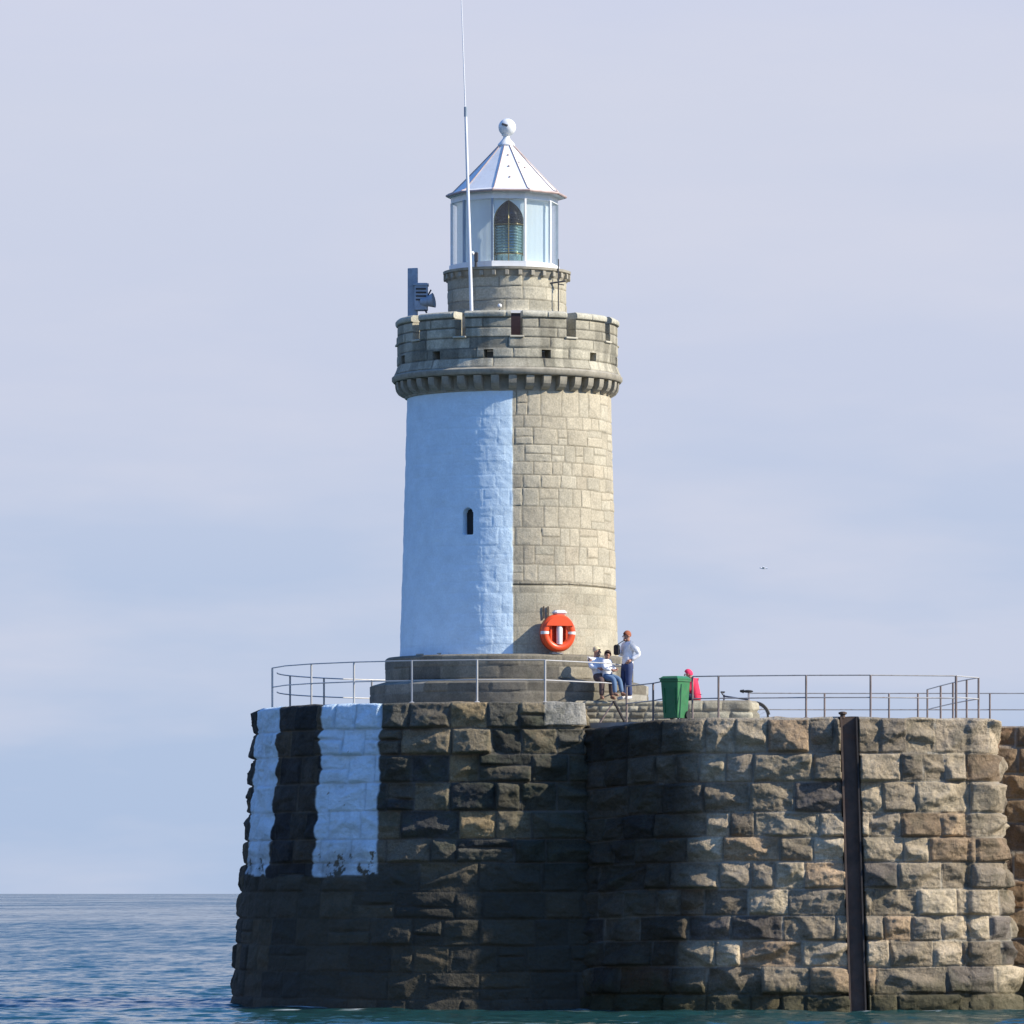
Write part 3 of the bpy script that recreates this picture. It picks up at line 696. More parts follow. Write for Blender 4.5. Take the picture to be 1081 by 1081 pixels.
for x in (-.2, .22): MB().box((x, -.15, zc-.05), (.05, .05, .5), bev=.01).build('side_bar', M['orange'], lb)
for q in (0., PI):
    tp = MB(); tp.path([(.355*math.cos(q+t), -.13, zc+.37*math.sin(q+t)) for t in (-.09, 0., .09)], .1075, 14, cap=False); tp.build('reflective_band', M['offwhite'], lb, True)
cp = MB(); cp.box((.05, -.10, zc+.50), (.34, .26, .12), bev=.05); cp.build('cap', M['offwhite'], lb)
tb = MB(); tb.path([(0, .02, 0), (0, .02, .5)], .04, 8); tb.box((0, -.02, .02), (.3, .2, .04)); tb.build('post', M['rail'], lb)
for a_, nm in ((18.2, 0), (20.6, 0)):
    q = math.radians(a_); r_ = 2.745
    o = MB().path([(LX+r_*math.sin(q), -r_*math.cos(q), PZ(653, 147.4)), (LX+r_*math.sin(q), -r_*math.cos(q), PZ(640, 147.4))], .022, 6).build('iron_staple', M['rust'])
    tag(o, ['rusty iron staple in the wall above the lifebuoy, the left one of two', 'rusty iron staple in the wall above the lifebuoy, the right one of two'][a_ > 19], 'staple', 'iron staples above the lifebuoy')

# ================================================================== railings
def railing(name, label, posts, heights, mat, railmat=None, rad=.025, rrad=.015, curve=None, group='railings along the breakwater'):
    o = thing(name, label, 'railing', posts[0][:3], group=group); b0 = Vector(posts[0][:3])
    for p in posts:
        q = Vector(p[:3])-b0; H = p[3] if len(p) > 3 else heights[-1]
        m_ = MB(); m_.path([q+Vector((0, 0, -.06)), q+Vector((0, 0, H))], rad, 8); m_.lathe([(.07, 0), (.07, .02), (.035, .035)], 10, q); m_.build('post', mat, o)
    for h in heights:
        pts = curve(h) if curve else [Vector(p[:3])+Vector((0, 0, h)) for p in posts]
        MB().path([Vector(p)-b0 for p in pts], rrad, 8).build('rail', railmat or mat, o)
    return o
def Vector3(p): return Vector(p[:3])
RR = 6.05
def hp(a): q = math.radians(a); return (RR*math.sin(q), -RR*math.cos(q), ZH)
angs = [7.6, -8, -23.6, -39.5, -54.5]
railing('railing', 'curved pale metal railing along the front edge of the breakwater head', [hp(a) for a in angs+[-82]], [.55, 1.03], M['palerail'], None,
        curve=lambda h: [(*hp(a)[:2], ZH+h) for a in angs+[-68, -82]])
def hpb(a): q = math.radians(a); return (5.9*math.sin(q), -5.9*math.cos(q), ZH-.10)
railing('railing', 'curved railing round the back of the breakwater head, behind the painted stripes', [hpb(a) for a in (-107, -125, -142, -160, -178)], [.55, 1.03], M['rail'], M['palerail'],
        curve=lambda h: [(*hpb(a)[:2], ZH-.1+h) for a in np.linspace(-88, -178, 40)])
# short railing continuing from the last curved post to the people and the lower steps
railing('railing', 'short pale rails running back to the plinth behind the people in white', [(PX(575.5, 144.2), -5.85, ZH)], [.55, 1.03], M['palerail'], curve=lambda h: [(PX(575.5, 144.2), -5.85, ZH+h), (PX(640, 146.0), -4.0, ZH+h), (PX(664, 147.9), -2.1, ZH+h), (2.45, -1.85, ZH+h)])
zl = PZ(764, 144.4)
railing('railing', 'short low railing with dark posts left of the green bin', [(PX(661.5, 144.2), -5.8, zl-.02), (PX(689.5, 143.3), -6.7, zl+.02), (PX(716, 142.8), -7.2, zl+.12)], [.50, .92], M['rustrail'], M['rail'])
def arm_pt(px, d, z=6.95): return (PX(px, d), d-D, z)
railing('railing', 'long straight railing along the front of the breakwater arm', [arm_pt(731, 142.6), arm_pt(758.5, 142.3), arm_pt(851, 141.8), arm_pt(919, 141.7), arm_pt(1009, 142.2)], [.50, 1.03], M['rustrail'], M['rail'])
railing('railing', 'railing end with close set posts running back from the rounded corner', [arm_pt(1009.5, 142.2), arm_pt(1033, 143.4), arm_pt(1020.5, 144.8), arm_pt(1006, 146.8), arm_pt(993, 149), arm_pt(979, 151.7)], [.52, 1.03], M['rustrail'], M['palerail'])
bz = 6.93
railing('railing', 'far railing behind the arm, its thin rails reaching off to the right', [(PX(790, 157.0), 7.0-.2, bz), (PX(870.5, 157), 7., bz), (PX(938.5, 157), 7., bz), (PX(969, 157), 7, bz), (PX(1045, 157), 7, bz), (PX(1110, 157), 7, bz), (PX(1200, 157), 7, bz)], [.70, 1.13], M['rustrail'], M['rail'])
br = thing('iron_brace', 'rusty A-shaped iron brace standing against the low rubble platform', 'brace', (PX(648, 145.6), -4.4, 6.95))
mb = MB(); mb.path([(0, 0, PZ(740, 145.6)-6.95), (.28, -.05, 0)], .035, 8); mb.build('leg', M['darkrust'], br)
mb = MB(); mb.path([(0, .02, PZ(740, 145.6)-6.95), (-.34, -.05, 0)], .022, 8); mb.build('leg', M['rustrail'], br)

# ================================================================== fender pile on the arm
fp = thing('fender_pile', 'dark rusted steel channel pile set in a groove down the tan wall', 'pile', (7.98, -8.66, -.8))
dxb = .16
def bm_(x0, x1, y0, y1, lean=.02):
    Hh = 8.02 if True else 0
    vs = []
    for z, k in ((0, 1), (7.78, 0)):
        sx = .215*k; sy = -.54*k
        vs += [(x0+sx, y0+sy, z), (x1+sx, y0+sy, z), (x1+sx, y1+sy, z), (x0+sx, y1+sy, z)]
    return MB().add(vs, [(3, 2, 1, 0), (4, 5, 6, 7), (0, 1, 5, 4), (1, 2, 6, 5), (2, 3, 7, 6), (3, 0, 4, 7)])
bm_(-.21, -.16, -.02, .42).build('flange', M['rust'], fp); bm_(.16, .20, -.02, .42).build('flange', M['darkrust'], fp); bm_(-.158, .158, .12, .17).build('web', M['rust'], fp)
mb = MB(); mb.lathe([(.06, 0), (.06, .08), (.10, .10), (.10, .14), (.04, .16)], 12, (-.14, .15, 7.75)); mb.build('bollard_cap', M['rust'], fp)

# ================================================================== wheelie bin
bn = thing('wheelie_bin', 'green plastic wheelie bin with closed lid on the wall edge', 'bin', (PX(713, 142.9), -7.1, 6.965), math.radians(-35))
def taper(mb, w0, d0, w1, d1, z0, z1, ox=0, oy=0):
    vs = []
    for w, d, z in ((w0, d0, z0), (w1, d1, z1)): vs += [(-w/2+ox, -d/2+oy, z), (w/2+ox, -d/2+oy, z), (w/2+ox, d/2+oy, z), (-w/2+ox, d/2+oy, z)]
    return mb.add(vs, [(3, 2, 1, 0), (4, 5, 6, 7), (0, 1, 5, 4), (1, 2, 6, 5), (2, 3, 7, 6), (3, 0, 4, 7)])
mb = MB(); taper(mb, .40, .42, .48, .53, .03, .90); taper(mb, .52, .57, .52, .57, .902, .95)
for x in (-.15, .15): mb.box((x, -.245, .45), (.02, .03, .6), tilt=Matrix.Rotation(.06, 3, 'X'))
mb.build('body', M['bin'], bn)
mb = MB(); taper(mb, .53, .60, .53, .60, .953, .985, 0, -.01); taper(mb, .50, .56, .40, .46, .986, 1.03, 0, -.01); mb.build('lid', M['binlid'], bn)
mb = MB(); mb.path([(-.2, .33, .92), (-.2, .37, .95), (.2, .37, .95), (.2, .33, .92)], .017, 8); mb.build('handle', M['binlid'], bn)
for x in (-.22, .22):
    mb = MB(); vs = []; n = 20
    for xx in (x-.03, x+.03):
        for k in range(n): vs.append((xx, .20+.10*math.cos(2*PI*k/n), .10+.10*math.sin(2*PI*k/n)))
    mb.add(vs, [tuple(range(n)), tuple(range(2*n-1, n-1, -1))]+[(k, n+k, n+(k+1) % n, (k+1) % n) for k in range(n)]); mb.build('wheel', M['rubber'], bn)

# ================================================================== bicycle (stands behind the low parapet)
bx = thing('bicycle', 'dark bicycle parked behind the low tan parapet, saddle and handlebars showing', 'bicycle', (PX(778, 150), -.2, 6.93))
def B(px, py): return (PX(px, 150)-PX(778, 150), 0, PZ(py, 150)-6.93)
rw = Vector(B(796.5, 757)); fw = Vector((rw.x-1.05, 0, rw.z)); bbk = Vector((rw.x-.43, 0, rw.z-.04)); seat = Vector(B(789.5, 739)); hdl = Vector(B(763, 735))
for nm, c in (('wheel', rw), ('wheel', fw)):
    mb = MB(); mb.path([(c.x+.335*math.cos(2*PI*k/40), 0, c.z+.335*math.sin(2*PI*k/40)) for k in range(40)], .022, 8, closed=True); ty = mb.build(nm, M['rubber'], bx, True)
    mb = MB(); mb.path([(c.x+.31*math.cos(2*PI*k/40), 0, c.z+.31*math.sin(2*PI*k/40)) for k in range(40)], .012, 6, closed=True)
    for k in range(14): mb.path([(c.x, .02*(-1)**k, c.z), (c.x+.31*math.cos(2*PI*k/14), 0, c.z+.31*math.sin(2*PI*k/14))], .003, 4)
    mb.lathe([(.03, -.04), (.03, .04)], 8, (0, 0, 0)) if False else None
    mb.build('rim', M['chrome'], ty)
mb = MB()
for p, q, r in ((bbk, seat, .02), (seat, hdl, .02), (bbk, hdl-Vector((-.02, 0, .12)), .022), (rw, bbk, .012), (rw, seat, .012), (fw, hdl-Vector((-.02, 0, .1)), .016), (hdl-Vector((-.02, 0, .12)), hdl+Vector((.03, 0, .03)), .02)): mb.path([p, q], r, 8)
mb.build('frame', M['bikeframe'], bx)
sp = Vector(B(790, 731)); mb = MB(); mb.path([seat, sp], .016, 8); mb.build('seat_post', M['chrome'], bx)
mb = MB(); mb.add([], []); mb.ball((sp.x-.02, 0, sp.z+.02), .12, 12, (1.15, .6, .32)); mb.path([(sp.x-.12, 0, sp.z+.02), (sp.x-.22, 0, sp.z+.03)], [.05, .025], 8); mb.build('saddle', M['rubber'], bx, True)
mb = MB(); mb.path([(hdl.x+.02, 0, hdl.z), (hdl.x-.05, 0, hdl.z+.10)], .016, 8); mb.path([(hdl.x+.03, -.28, hdl.z+.09), (hdl.x-.05, -.1, hdl.z+.1), (hdl.x-.05, .1, hdl.z+.1), (hdl.x+.03, .28, hdl.z+.09)], .016, 8); mb.build('handlebar', M['darkmetal'], bx)
mb = MB(); mb.path([(rw.x+.375*math.cos(t), 0, rw.z+.375*math.sin(t)) for t in np.linspace(.15, 2.0, 16)], .022, 6); mb.build('mudguard', M['darkmetal'], bx)

# ================================================================== people
def skin_mesh(name, verts, edges, radii, mat, parent, root=0, sub=2, extra=None):
    me = bpy.data.meshes.new(name); me.from_pydata([tuple(v) for v in verts], edges, [])
    o = bpy.data.objects.new(name, me); COL.objects.link(o)
    sk = o.modifiers.new('Skin', 'SKIN'); sk.use_smooth_shade = True
    if not me.skin_vertices: me.skin_vertices.new()
    for i, r in enumerate(radii):
        d = me.skin_vertices[0].data[i]; rr_ = r if hasattr(r, '__len__') else (r, r); d.radius = rr_; d.use_root = (i == root)
    o.modifiers.new('Sub', 'SUBSURF').levels = sub; o.modifiers['Sub'].render_levels = sub
    dg = bpy.context.evaluated_depsgraph_get(); dg.update(); ev_ = o.evaluated_get(dg)
    m2 = bpy.data.meshes.new_from_object(ev_)
    bpy.data.objects.remove(o); bpy.data.meshes.remove(me)
    vs = [v.co.copy() for v in m2.vertices]; fs = [tuple(p.vertices) for p in m2.polygons]; mi = [0]*len(fs)
    bpy.data.meshes.remove(m2)
    if extra:
        b0 = len(vs); vs += [Vector(v) for v in extra.v]; fs += [tuple(b0+i for i in f) for f in extra.f]; mi += extra.mi
    ob = mesh_obj(name, [tuple(v) for v in vs], fs, mat, parent, True)
    if isinstance(mat, (list, tuple)): ob.data.polygons.foreach_set('material_index', mi)
    return ob
def hand(ex, wrist, direc, palmn, s=1.):
    """palm plus five tapered, slightly curled fingers"""
    d = Vector(direc).normalized(); n = Vector(palmn); n = (n-d*n.dot(d)).normalized(); sd = d.cross(n)
    w = Vector(wrist)
    ex.path([w-d*.01, w+d*.045*s, w+d*.085*s], [.022*s, .034*s, .030*s], 8)
    for k, L in ((-1.5, .062), (-.5, .075), (.5, .070), (1.5, .055)):
        b0 = w+d*.075*s+sd*k*.017*s
        ex.path([b0, b0+d*L*.5*s+n*.006*s, b0+d*L*.85*s+n*.026*s, b0+d*L*.95*s+n*.04*s], [.0095*s, .009*s, .008*s, .006*s], 6)
    b0 = w+d*.025*s-sd*.026*s
    ex.path([b0, b0+d*.03*s-sd*.02*s+n*.012*s, b0+d*.06*s-sd*.018*s+n*.03*s], [.012*s, .011*s, .008*s], 6)
def person(label, loc, yaw, J, outfit, s=1., headdir=(1, 0, 0), group='people at the foot of the lighthouse'):
    """J: joint dict in metres; forward=+x, left=+y, up=+z (before the yaw)"""
    t = thing('person', label, 'person', loc, yaw, group)
    g = lambda k: Vector(J[k])*s
    ks = ['pelvis', 'belly', 'chest', 'neck', 'head', 'crown', 'shl', 'ell', 'wrl', 'shr', 'elr', 'wrr', 'hil', 'knl', 'anl', 'tol', 'hir', 'knr', 'anr', 'tor']
    V = [g(k) for k in ks]; ix = {k: i for i, k in enumerate(ks)}
    E = [(ix[a_], ix[b_]) for a_, b_ in (('pelvis', 'belly'), ('belly', 'chest'), ('chest', 'neck'), ('neck', 'head'), ('head', 'crown'), ('chest', 'shl'), ('shl', 'ell'), ('ell', 'wrl'), ('chest', 'shr'), ('shr', 'elr'), ('elr', 'wrr'), ('pelvis', 'hil'), ('hil', 'knl'), ('knl', 'anl'), ('anl', 'tol'), ('pelvis', 'hir'), ('hir', 'knr'), ('knr', 'anr'), ('anr', 'tor'))]
    rad = dict(pelvis=.115, belly=.11, chest=.125, neck=.052, head=.088, crown=.070, shl=.060, ell=.040, wrl=.026, shr=.060, elr=.040, wrr=.026, hil=.085, knl=.055, anl=.038, tol=.03, hir=.085, knr=.055, anr=.038, tor=.03)
    ex = MB(); hd_ = Vector(headdir).normalized(); H = g('head'); up = (g('crown')-g('head')).normalized(); sd = up.cross(hd_).normalized()
    ex.path([H+hd_*.075*s+up*.03*s, H+hd_*.112*s-up*.012*s, H+hd_*.085*s-up*.028*s], [.008*s, .017*s, .012*s], 8)   # nose
    for q in (-1, 1):
        ex.ball(H+sd*q*.088*s+up*.005*s-hd_*.01*s, .03*s, 8, (.8, .5, 1.1))                                          # ears
    ex.path([H+hd_*.082*s-up*.058*s-sd*.025*s, H+hd_*.092*s-up*.058*s, H+hd_*.082*s-up*.058*s+sd*.025*s], .007*s, 6)   # mouth
    ex.path([H+hd_*.04*s-up*.075*s, H+hd_*.075*s-up*.095*s], [.045*s, .022*s], 8)                                     # chin
    hand(ex, g('wrl'), J.get('hdl', Vector(J['wrl'])-Vector(J['ell'])), J.get('hnl', (0, -1, 0)), s)
    hand(ex, g('wrr'), J.get('hdr', Vector(J['wrr'])-Vector(J['elr'])), J.get('hnr', (0, 1, 0)), s)
    ex.cur = 1
    for q in (-1, 1): ex.ball(H+hd_*.082*s+sd*q*.034*s+up*.020*s, .010*s, 8)
    skin_mesh('body', V, E, [rad[k]*s for k in ks], [M['skin'], M['eye']], t, 0, 2, ex)
    j = ['belly', 'chest', 'neck', 'shl', 'ell', 'wrl', 'shr', 'elr', 'wrr', 'hem']
    JV = [g(k) if k != 'hem' else g('pelvis')+(g('pelvis')-g('belly'))*.75 for k in j]
    JV[2] = g('chest').lerp(g('neck'), .75)
    JV[5] = g('ell').lerp(g('wrl'), .93); JV[8] = g('elr').lerp(g('wrr'), .93)
    skin_mesh('jacket', JV, [(0, 1), (1, 2), (1, 3), (3, 4), (4, 5), (1, 6), (6, 7), (7, 8), (0, 9)], [(.165*s, .15*s), (.175*s, .16*s), .085*s, .095*s, .072*s, .05*s, .095*s, .072*s, .05*s, (.16*s, .145*s)], outfit['top'], t, 0)
    k2 = ['pelvis', 'hil', 'knl', 'anl', 'hir', 'knr', 'anr']
    TV = [g(k) for k in k2]
    for i_, h_, n_ in ((1, 'hil', 'knl'), (4, 'hir', 'knr')): TV[i_] = g(h_).lerp(g(n_), .22)
    TV.append(g('pelvis').lerp(g('belly'), .5)); skin_mesh('trousers', TV, [(0, 1), (1, 2), (2, 3), (0, 4), (4, 5), (5, 6), (0, 7)], [.14*s, .115*s, .082*s, .066*s, .115*s, .082*s, .066*s, .135*s], outfit['legs'], t, 0)
    for sfx in 'lr':
        an, to = g('an'+sfx), g('to'+sfx); dd = (to-an); 
        skin_mesh('shoe', [an-dd*.30+Vector((0, 0, -.02*s)), an+dd*.3+Vector((0, 0, -.015*s)), to], [(0, 1), (1, 2)], [.045*s, .05*s, .038*s], outfit['shoes'], t, 0)
    hm = MB(); R = Matrix((hd_, sd, up)).transposed()
    n = 18
    vs = []; fs = []
    for i in range(9):
        p_ = (PI*.60)*i/8
        for q in range(n):
            a_ = 2*PI*q/n; front = max(0., math.cos(a_)); pp = p_*(1-.42*front)
            v = R @ Vector((.108*math.sin(pp)*math.cos(a_)-.008, .100*math.sin(pp)*math.sin(a_), .118*math.cos(pp)+.012))
            vs.append(H+up*.018*s+v*s)
    for i in range(8):
        for q in range(n): fs.append((i*n+q, i*n+(q+1) % n, (i+1)*n+(q+1) % n, (i+1)*n+q))
    hm.add(vs, fs)
    if outfit.get('brim'):
        hm.path([H+R @ Vector((.13*math.cos(a_), .12*math.sin(a_), .045))*s for a_ in np.linspace(0, 2*PI, 24, endpoint=False)], .02*s, 6, closed=True)
    ho = hm.build(outfit.get('hairname', 'hair'), outfit['hair'], t, True)
    if outfit.get('hairname', 'hair') == 'hair' and outfit.get('long'):
        pass
    return t
Lz = 7.545
stand = dict(pelvis=(0, 0, .93), belly=(.01, 0, 1.08), chest=(.0, 0, 1.27), neck=(-.005, 0, 1.45), head=(.025, 0, 1.575), crown=(.02, 0, 1.635),
             shl=(-.01, .18, 1.38), ell=(-.20, .25, 1.13), wrl=(.02, .20, .98), shr=(-.01, -.18, 1.38), elr=(.03, -.24, 1.12), wrr=(.22, -.10, 1.22),
             hil=(0, .09, .88), knl=(.03, .10, .48), anl=(-.01, .11, .09), tol=(.15, .13, .04), hir=(0, -.09, .88), knr=(.06, -.10, .48), anr=(.06, -.11, .09), tor=(.22, -.14, .04))
yaw_m = math.radians(180+28)
man = person('standing man in white jacket and dark jeans facing left', (PX(662.5, 146.8), -3.2, Lz), yaw_m, stand,
       dict(top=M['whitejacket'], legs=M['jeans'], shoes=M['shoe'], hair=M['auburn']), 1.0)
bg = thing('shoulder_bag', 'small black bag held at the chest of the standing man', 'bag', (PX(662.5, 146.8), -3.2, Lz), yaw_m)
mb = MB(); mb.box((.27, -.06, 1.24), (.10, .2, .26), bev=.03); mb.build('pouch', M['bag'], bg); mb = MB(); mb.path([(.25, -.06, 1.37), (.12, -.02, 1.46), (.0, .1, 1.455), (-.12, .05, 1.43)], .012, 6); mb.build('strap', M['bag'], bg)
lean = dict(pelvis=(0, 0, .60), belly=(-.05, 0, .74), chest=(-.13, 0, .93), neck=(-.15, 0, 1.10), head=(-.115, 0, 1.225), crown=(-.12, 0, 1.285),
            shl=(-.13, .17, 1.03), ell=(.02, .24, .83), wrl=(.20, .12, .86), shr=(-.13, -.17, 1.03), elr=(.02, -.24, .83), wrr=(.20, -.12, .80),
            hil=(.03, .09, .56), knl=(.38, .13, .50), anl=(.40, .14, .09), tol=(.55, .16, .04), hir=(.03, -.09, .56), knr=(.36, -.12, .50), anr=(.36, -.13, .09), tor=(.50, -.16, .04))
yaw_w = math.radians(-62)
woman = person('fair haired adult in white jacket and brown trousers sitting on the plinth ledge', (PX(632.5, 147.0), -3.10, Lz), yaw_w, lean,
       dict(top=M['whitejacket'], legs=M['brown'], shoes=M['darkshoe'], hair=M['blond']), .98, headdir=(.8, .45, -.1))
kid = dict(pelvis=(0, 0, .70), belly=(-.01, 0, .84), chest=(-.03, 0, 1.02), neck=(-.02, 0, 1.17), head=(.01, 0, 1.295), crown=(.01, 0, 1.355),
           shl=(-.03, .15, 1.11), ell=(.05, .21, .90), wrl=(.22, .12, .88), shr=(-.03, -.15, 1.11), elr=(.05, -.21, .90), wrr=(.22, -.10, .86),
           hil=(.02, .08, .66), knl=(.34, .12, .60), anl=(.42, .13, .20), tol=(.56, .15, .15), hir=(.02, -.08, .66), knr=(.33, -.12, .58), anr=(.36, -.12, .18), tor=(.50, -.14, .13))
person('dark haired child in white top and blue jeans perched beside the fair haired adult', (PX(641.5, 146.4), -3.28, Lz), math.radians(-38), kid,
       dict(top=M['whitejacket'], legs=M['lightjeans'], shoes=M['darkshoe'], hair=M['brownhair']), .86, headdir=(.6, -.6, 0))
sit = dict(pelvis=(0, 0, .13), belly=(-.01, 0, .27), chest=(.05, 0, .44), neck=(.13, 0, .58), head=(.19, 0, .68), crown=(.20, 0, .74),
           shl=(.06, .16, .52), ell=(.12, .22, .30), wrl=(.30, .12, .30), shr=(.06, -.16, .52), elr=(.12, -.22, .30), wrr=(.30, -.12, .30),
           hil=(.04, .09, .11), knl=(.36, .12, .20), anl=(.44, .12, -.20), tol=(.58, .13, -.25), hir=(.04, -.09, .11), knr=(.36, -.12, .20), anr=(.44, -.12, -.20), tor=(.58, -.13, -.25))
person('person in bright pink hooded jacket sitting behind the green bin', (PX(735, 147.4), -2.45, Lz-.02), math.radians(180-15), sit,
       dict(top=M['pink'], legs=M['navy'], shoes=M['shoe'], hair=M['pinkhat'], hairname='hat'), 1.0)

# gull, far off over the sea
gu = thing('gull', 'tiny grey gull gliding far off to the right of the tower', 'bird', (PX(806, 330), 180, PZ(600, 330))); gu.scale = (.72, .72, .72)
mb = MB(); mb.ball((0, 0, 0), .07, 10, (2.6, .8, .8)); mb.path([(-.16, 0, .02), (-.24, 0, .05), (-.31, 0, .04)], [.05, .045, .012], 8); mb.path([(.15, 0, 0), (.3, 0, .01)], [.045, .06], 6); mb.build('body', M['gull'], gu, True)
for q in (-1, 1):
    mb = MB(); mb.add([(-.08, q*.05, .03), (-.12, q*.30, .12), (.0, q*.62, .05), (.06, q*.30, .11), (.09, q*.05, .02), (-.08, q*.05, .015), (-.12, q*.30, .105), (.0, q*.62, .045), (.06, q*.30, .095), (.09, q*.05, .005)],
       [(0, 1, 3, 4), (1, 2, 3), (9, 8, 6, 5), (8, 7, 6), (0, 5, 6, 1), (1, 6, 7, 2), (2, 7, 8, 3), (3, 8, 9, 4)]); mb.build('wing', M['gull'], gu)

# ================================================================== sea
def grow(a, lim, f):
    out = [a[-1]]; st = a[1]-a[0]
    while out[-1] < lim: st *= f; out.append(out[-1]+st)
    return out[1:]
xs = np.arange(-24, 16.01, .13); g_ = np.array(grow(list(xs), 30000, 1.10)); xs = np.concatenate([(-24-(g_-xs[-1]))[::-1], xs, g_])
ys = np.arange(-29, 20, .12); gy = grow(list(ys), 30000, 1.015); gb = grow(list(ys), 420, 1.12)
ys = np.concatenate([(-29-(np.array(gb)-ys[-1]))[::-1], ys, np.array(gy)])
XX, YY = np.meshgrid(xs, ys, indexing='ij'); Xr = XX.ravel(); Yr = YY.ravel()
spx = np.gradient(xs); spy = np.gradient(ys); SP = np.maximum.outer(spx, spy).ravel()
ht = np.zeros(len(Xr)); rg_ = np.random.default_rng(3)
for k in range(20):
    lam = .42*1.18**k
    if lam > 7: break
    th = math.radians(70)+rg_.normal(0, .65); ph = rg_.random()*6.28; amp = .0058*lam**.66
    kk = 2*PI/lam; gate = 1-sstep(lam*.25, lam*.5, SP)
    ht += amp*np.sin(kk*(Xr*math.cos(th)+Yr*math.sin(th))+ph+1.2*vnoise(Xr/lam/2.5, Yr/lam/2.5, s=k))*gate
rad_ = np.hypot(Xr, Yr)
ht = ht*(1-sstep(1.2, 4, SP))
foamd = np.minimum(np.abs(np.hypot(Xr, Yr)-7.15), 9)
foam = np.clip(fbm(Xr*1.3, Yr*1.6, s=401, o=5)*2.2-.38, 0, 1)*np.exp(-(foamd/1.3)**2)*(.25+.75*(Xr < -3))
armd = np.abs(Yr-np.interp(Xr, [1.8, 4.9, 7.7, 10.8, 12.2], [-6.9, -8.75, -9.25, -8.6, -7]))
foam += np.clip(fbm(Xr*2.4, Yr*2.6, s=402, o=4)*3-1.0, 0, 1)*np.exp(-(armd/.55)**2)*(Xr > 1)*(Xr < 12.5)
speck = (fbm(Xr*1.6, Yr*1.6, s=403, o=3) > .60)*(Yr < 0)*.5
V = np.stack([Xr, Yr, ht], 1)
sea = mesh_obj('sea', V, grid_faces(len(xs), len(ys)), None, None, True); structure(sea)
q = sea.data.attributes.new('foam', 'FLOAT', 'POINT'); q.data.foreach_set('value', np.clip(foam+speck*0, 0, 1).astype(np.float32))
m, nt, b = new_mat('sea_water'); sea.data.materials.append(m)
tc = N(nt, 'ShaderNodeTexCoord'); geo = N(nt, 'ShaderNodeNewGeometry')
def vec_noise(scale, detail, k, patch=None):
    mp = N(nt, 'ShaderNodeMapping'); nt.links.new(tc.outputs['Object'], mp.inputs[0]); mp.inputs['Scale'].default_value = scale
    n = N(nt, 'ShaderNodeTexNoise'); n.inputs['Scale'].default_value = 1.; n.inputs['Detail'].default_value = detail; n.inputs['Roughness'].default_value = .6
    nt.links.new(mp.outputs[0], n.inputs['Vector'])
    a_ = N(nt, 'ShaderNodeVectorMath', operation='SUBTRACT'); nt.links.new(n.outputs['Color'], a_.inputs[0]); a_.inputs[1].default_value = (.5, .5, .5)
    b_ = N(nt, 'ShaderNodeVectorMath', operation='MULTIPLY'); nt.links.new(a_.outputs[0], b_.inputs[0]); b_.inputs[1].default_value = k
    return b_.outputs[0]
def vadd(a_, b_):
    n = N(nt, 'ShaderNodeVectorMath', operation='ADD'); nt.links.new(a_, n.inputs[0]); nt.links.new(b_, n.inputs[1]); return n.outputs[0]
v1 = vec_noise((2.2, 3.4, 1.), 5, (.32, .60, 0.))            # ripples
v2 = vec_noise((.8, .07, 1.), 4, (.2, .38, 0.))         # wave groups
v3 = vec_noise((.03, .004, 1.), 3, (.05, .34, 0.))       # wind lanes
bias = N(nt, 'ShaderNodeCombineXYZ'); bias.inputs[1].default_value = -.10
nn = vadd(vadd(vadd(geo.outputs['Normal'], v1), vadd(v2, v3)), bias.outputs[0])
nz = N(nt, 'ShaderNodeVectorMath', operation='NORMALIZE'); nt.links.new(nn, nz.inputs[0]); nt.links.new(nz.outputs[0], b.inputs['Normal'])
fo = N(nt, 'ShaderNodeAttribute', attribute_name='foam')
c = mixc(nt, fo.outputs['Fac'], (.012, .048, .047), (.75, .80, .82)); nt.links.new(c, b.inputs['Base Color'])
b.inputs['IOR'].default_value = 1.33
rr_ = ramp(nt, fo.outputs['Fac'], [(0, .12), (.5, .8)]); nt.links.new(rr_, b.inputs['Roughness'])

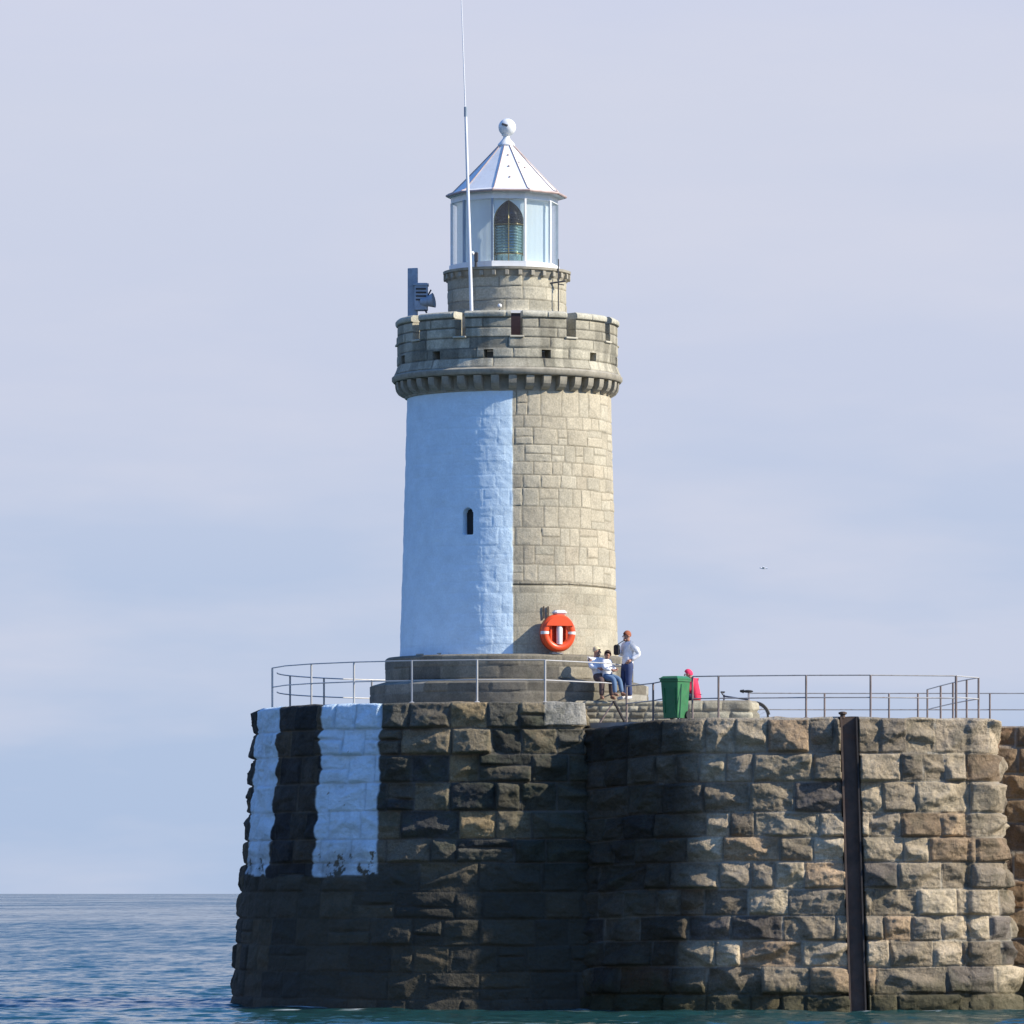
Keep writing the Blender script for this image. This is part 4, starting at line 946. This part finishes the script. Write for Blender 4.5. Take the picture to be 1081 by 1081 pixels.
# ================================================================== sky, sun, camera
w = bpy.data.worlds.new('World'); SC.world = w; w.use_nodes = True; nt = w.node_tree
bgn = nt.nodes['Background']; STR = .092; EXPO = .42; bgn.inputs[1].default_value = STR
sk = N(nt, 'ShaderNodeTexSky'); sk.sky_type = 'NISHITA'; sk.sun_disc = False; sk.sun_elevation = SUN_EL; sk.sun_rotation = math.atan2(SUN.x, SUN.y)
sk.air_density = 1.0; sk.dust_density = .3; sk.ozone_density = 1.2
tc = N(nt, 'ShaderNodeTexCoord'); sep = N(nt, 'ShaderNodeSeparateXYZ'); nt.links.new(tc.outputs['Generated'], sep.inputs[0])
def lin(c): return tuple(((v/255+.055)/1.055)**2.4 if v > 10 else v/255/12.92 for v in c)
def el(d): return math.sin(math.radians(d))
mr = N(nt, 'ShaderNodeMapRange'); nt.links.new(sep.outputs[2], mr.inputs[0]); mr.inputs[1].default_value = 0; mr.inputs[2].default_value = el(10)
band = ramp(nt, mr.outputs[0], [(0, lin((175, 194, 224))), (.25, lin((181, 198, 226))), (.5, lin((200, 208, 230))), (.75, lin((206, 212, 231))), (1, lin((203, 210, 236)))])
# faint high haze streaks
mp = N(nt, 'ShaderNodeMapping'); nt.links.new(tc.outputs['Generated'], mp.inputs[0]); mp.inputs['Scale'].default_value = (6, 6, 26)
cn = noise(nt, 1.5, 5, .55, mp.outputs[0])
band = mixc(nt, ramp(nt, cn, [(.42, 0.), (.66, .60)]), band, lin((213, 216, 232)))
sc_ = N(nt, 'ShaderNodeVectorMath', operation='SCALE'); nt.links.new(band, sc_.inputs[0]); sc_.inputs['Scale'].default_value = 1/STR/2**EXPO
hs = mixc(nt, 1., sk.outputs[0], (.50, 1.26, 2.12), 'MULTIPLY')
m2 = N(nt, 'ShaderNodeMapRange'); nt.links.new(sep.outputs[2], m2.inputs[0]); m2.inputs[1].default_value = el(10); m2.inputs[2].default_value = el(24)
out = mixc(nt, m2.outputs[0], sc_.outputs[0], hs); nt.links.new(out, bgn.inputs[0])
sl_ = bpy.data.lights.new('sun', 'SUN'); sl_.energy = 5.0; sl_.angle = math.radians(.53); sl_.color = (1., .91, .76)
so = bpy.data.objects.new('sun', sl_); COL.objects.link(so); so.rotation_euler = SUN.to_track_quat('Z', 'Y').to_euler(); so.location = SUN*100
cd = bpy.data.cameras.new('camera'); co = bpy.data.objects.new('camera', cd); COL.objects.link(co)
co.location = (0, -D, HC); co.rotation_euler = (PI/2, 0, 0); cd.sensor_width = 36; cd.lens = 36*F/1081; cd.shift_y = (943-540.5)/1081
cd.clip_start = 1; cd.clip_end = 90000
SC.camera = co
vs_ = SC.view_settings; vs_.view_transform = 'Standard'; vs_.look = 'None'; vs_.exposure = EXPO; vs_.gamma = 1
SC.cycles.use_denoising = True
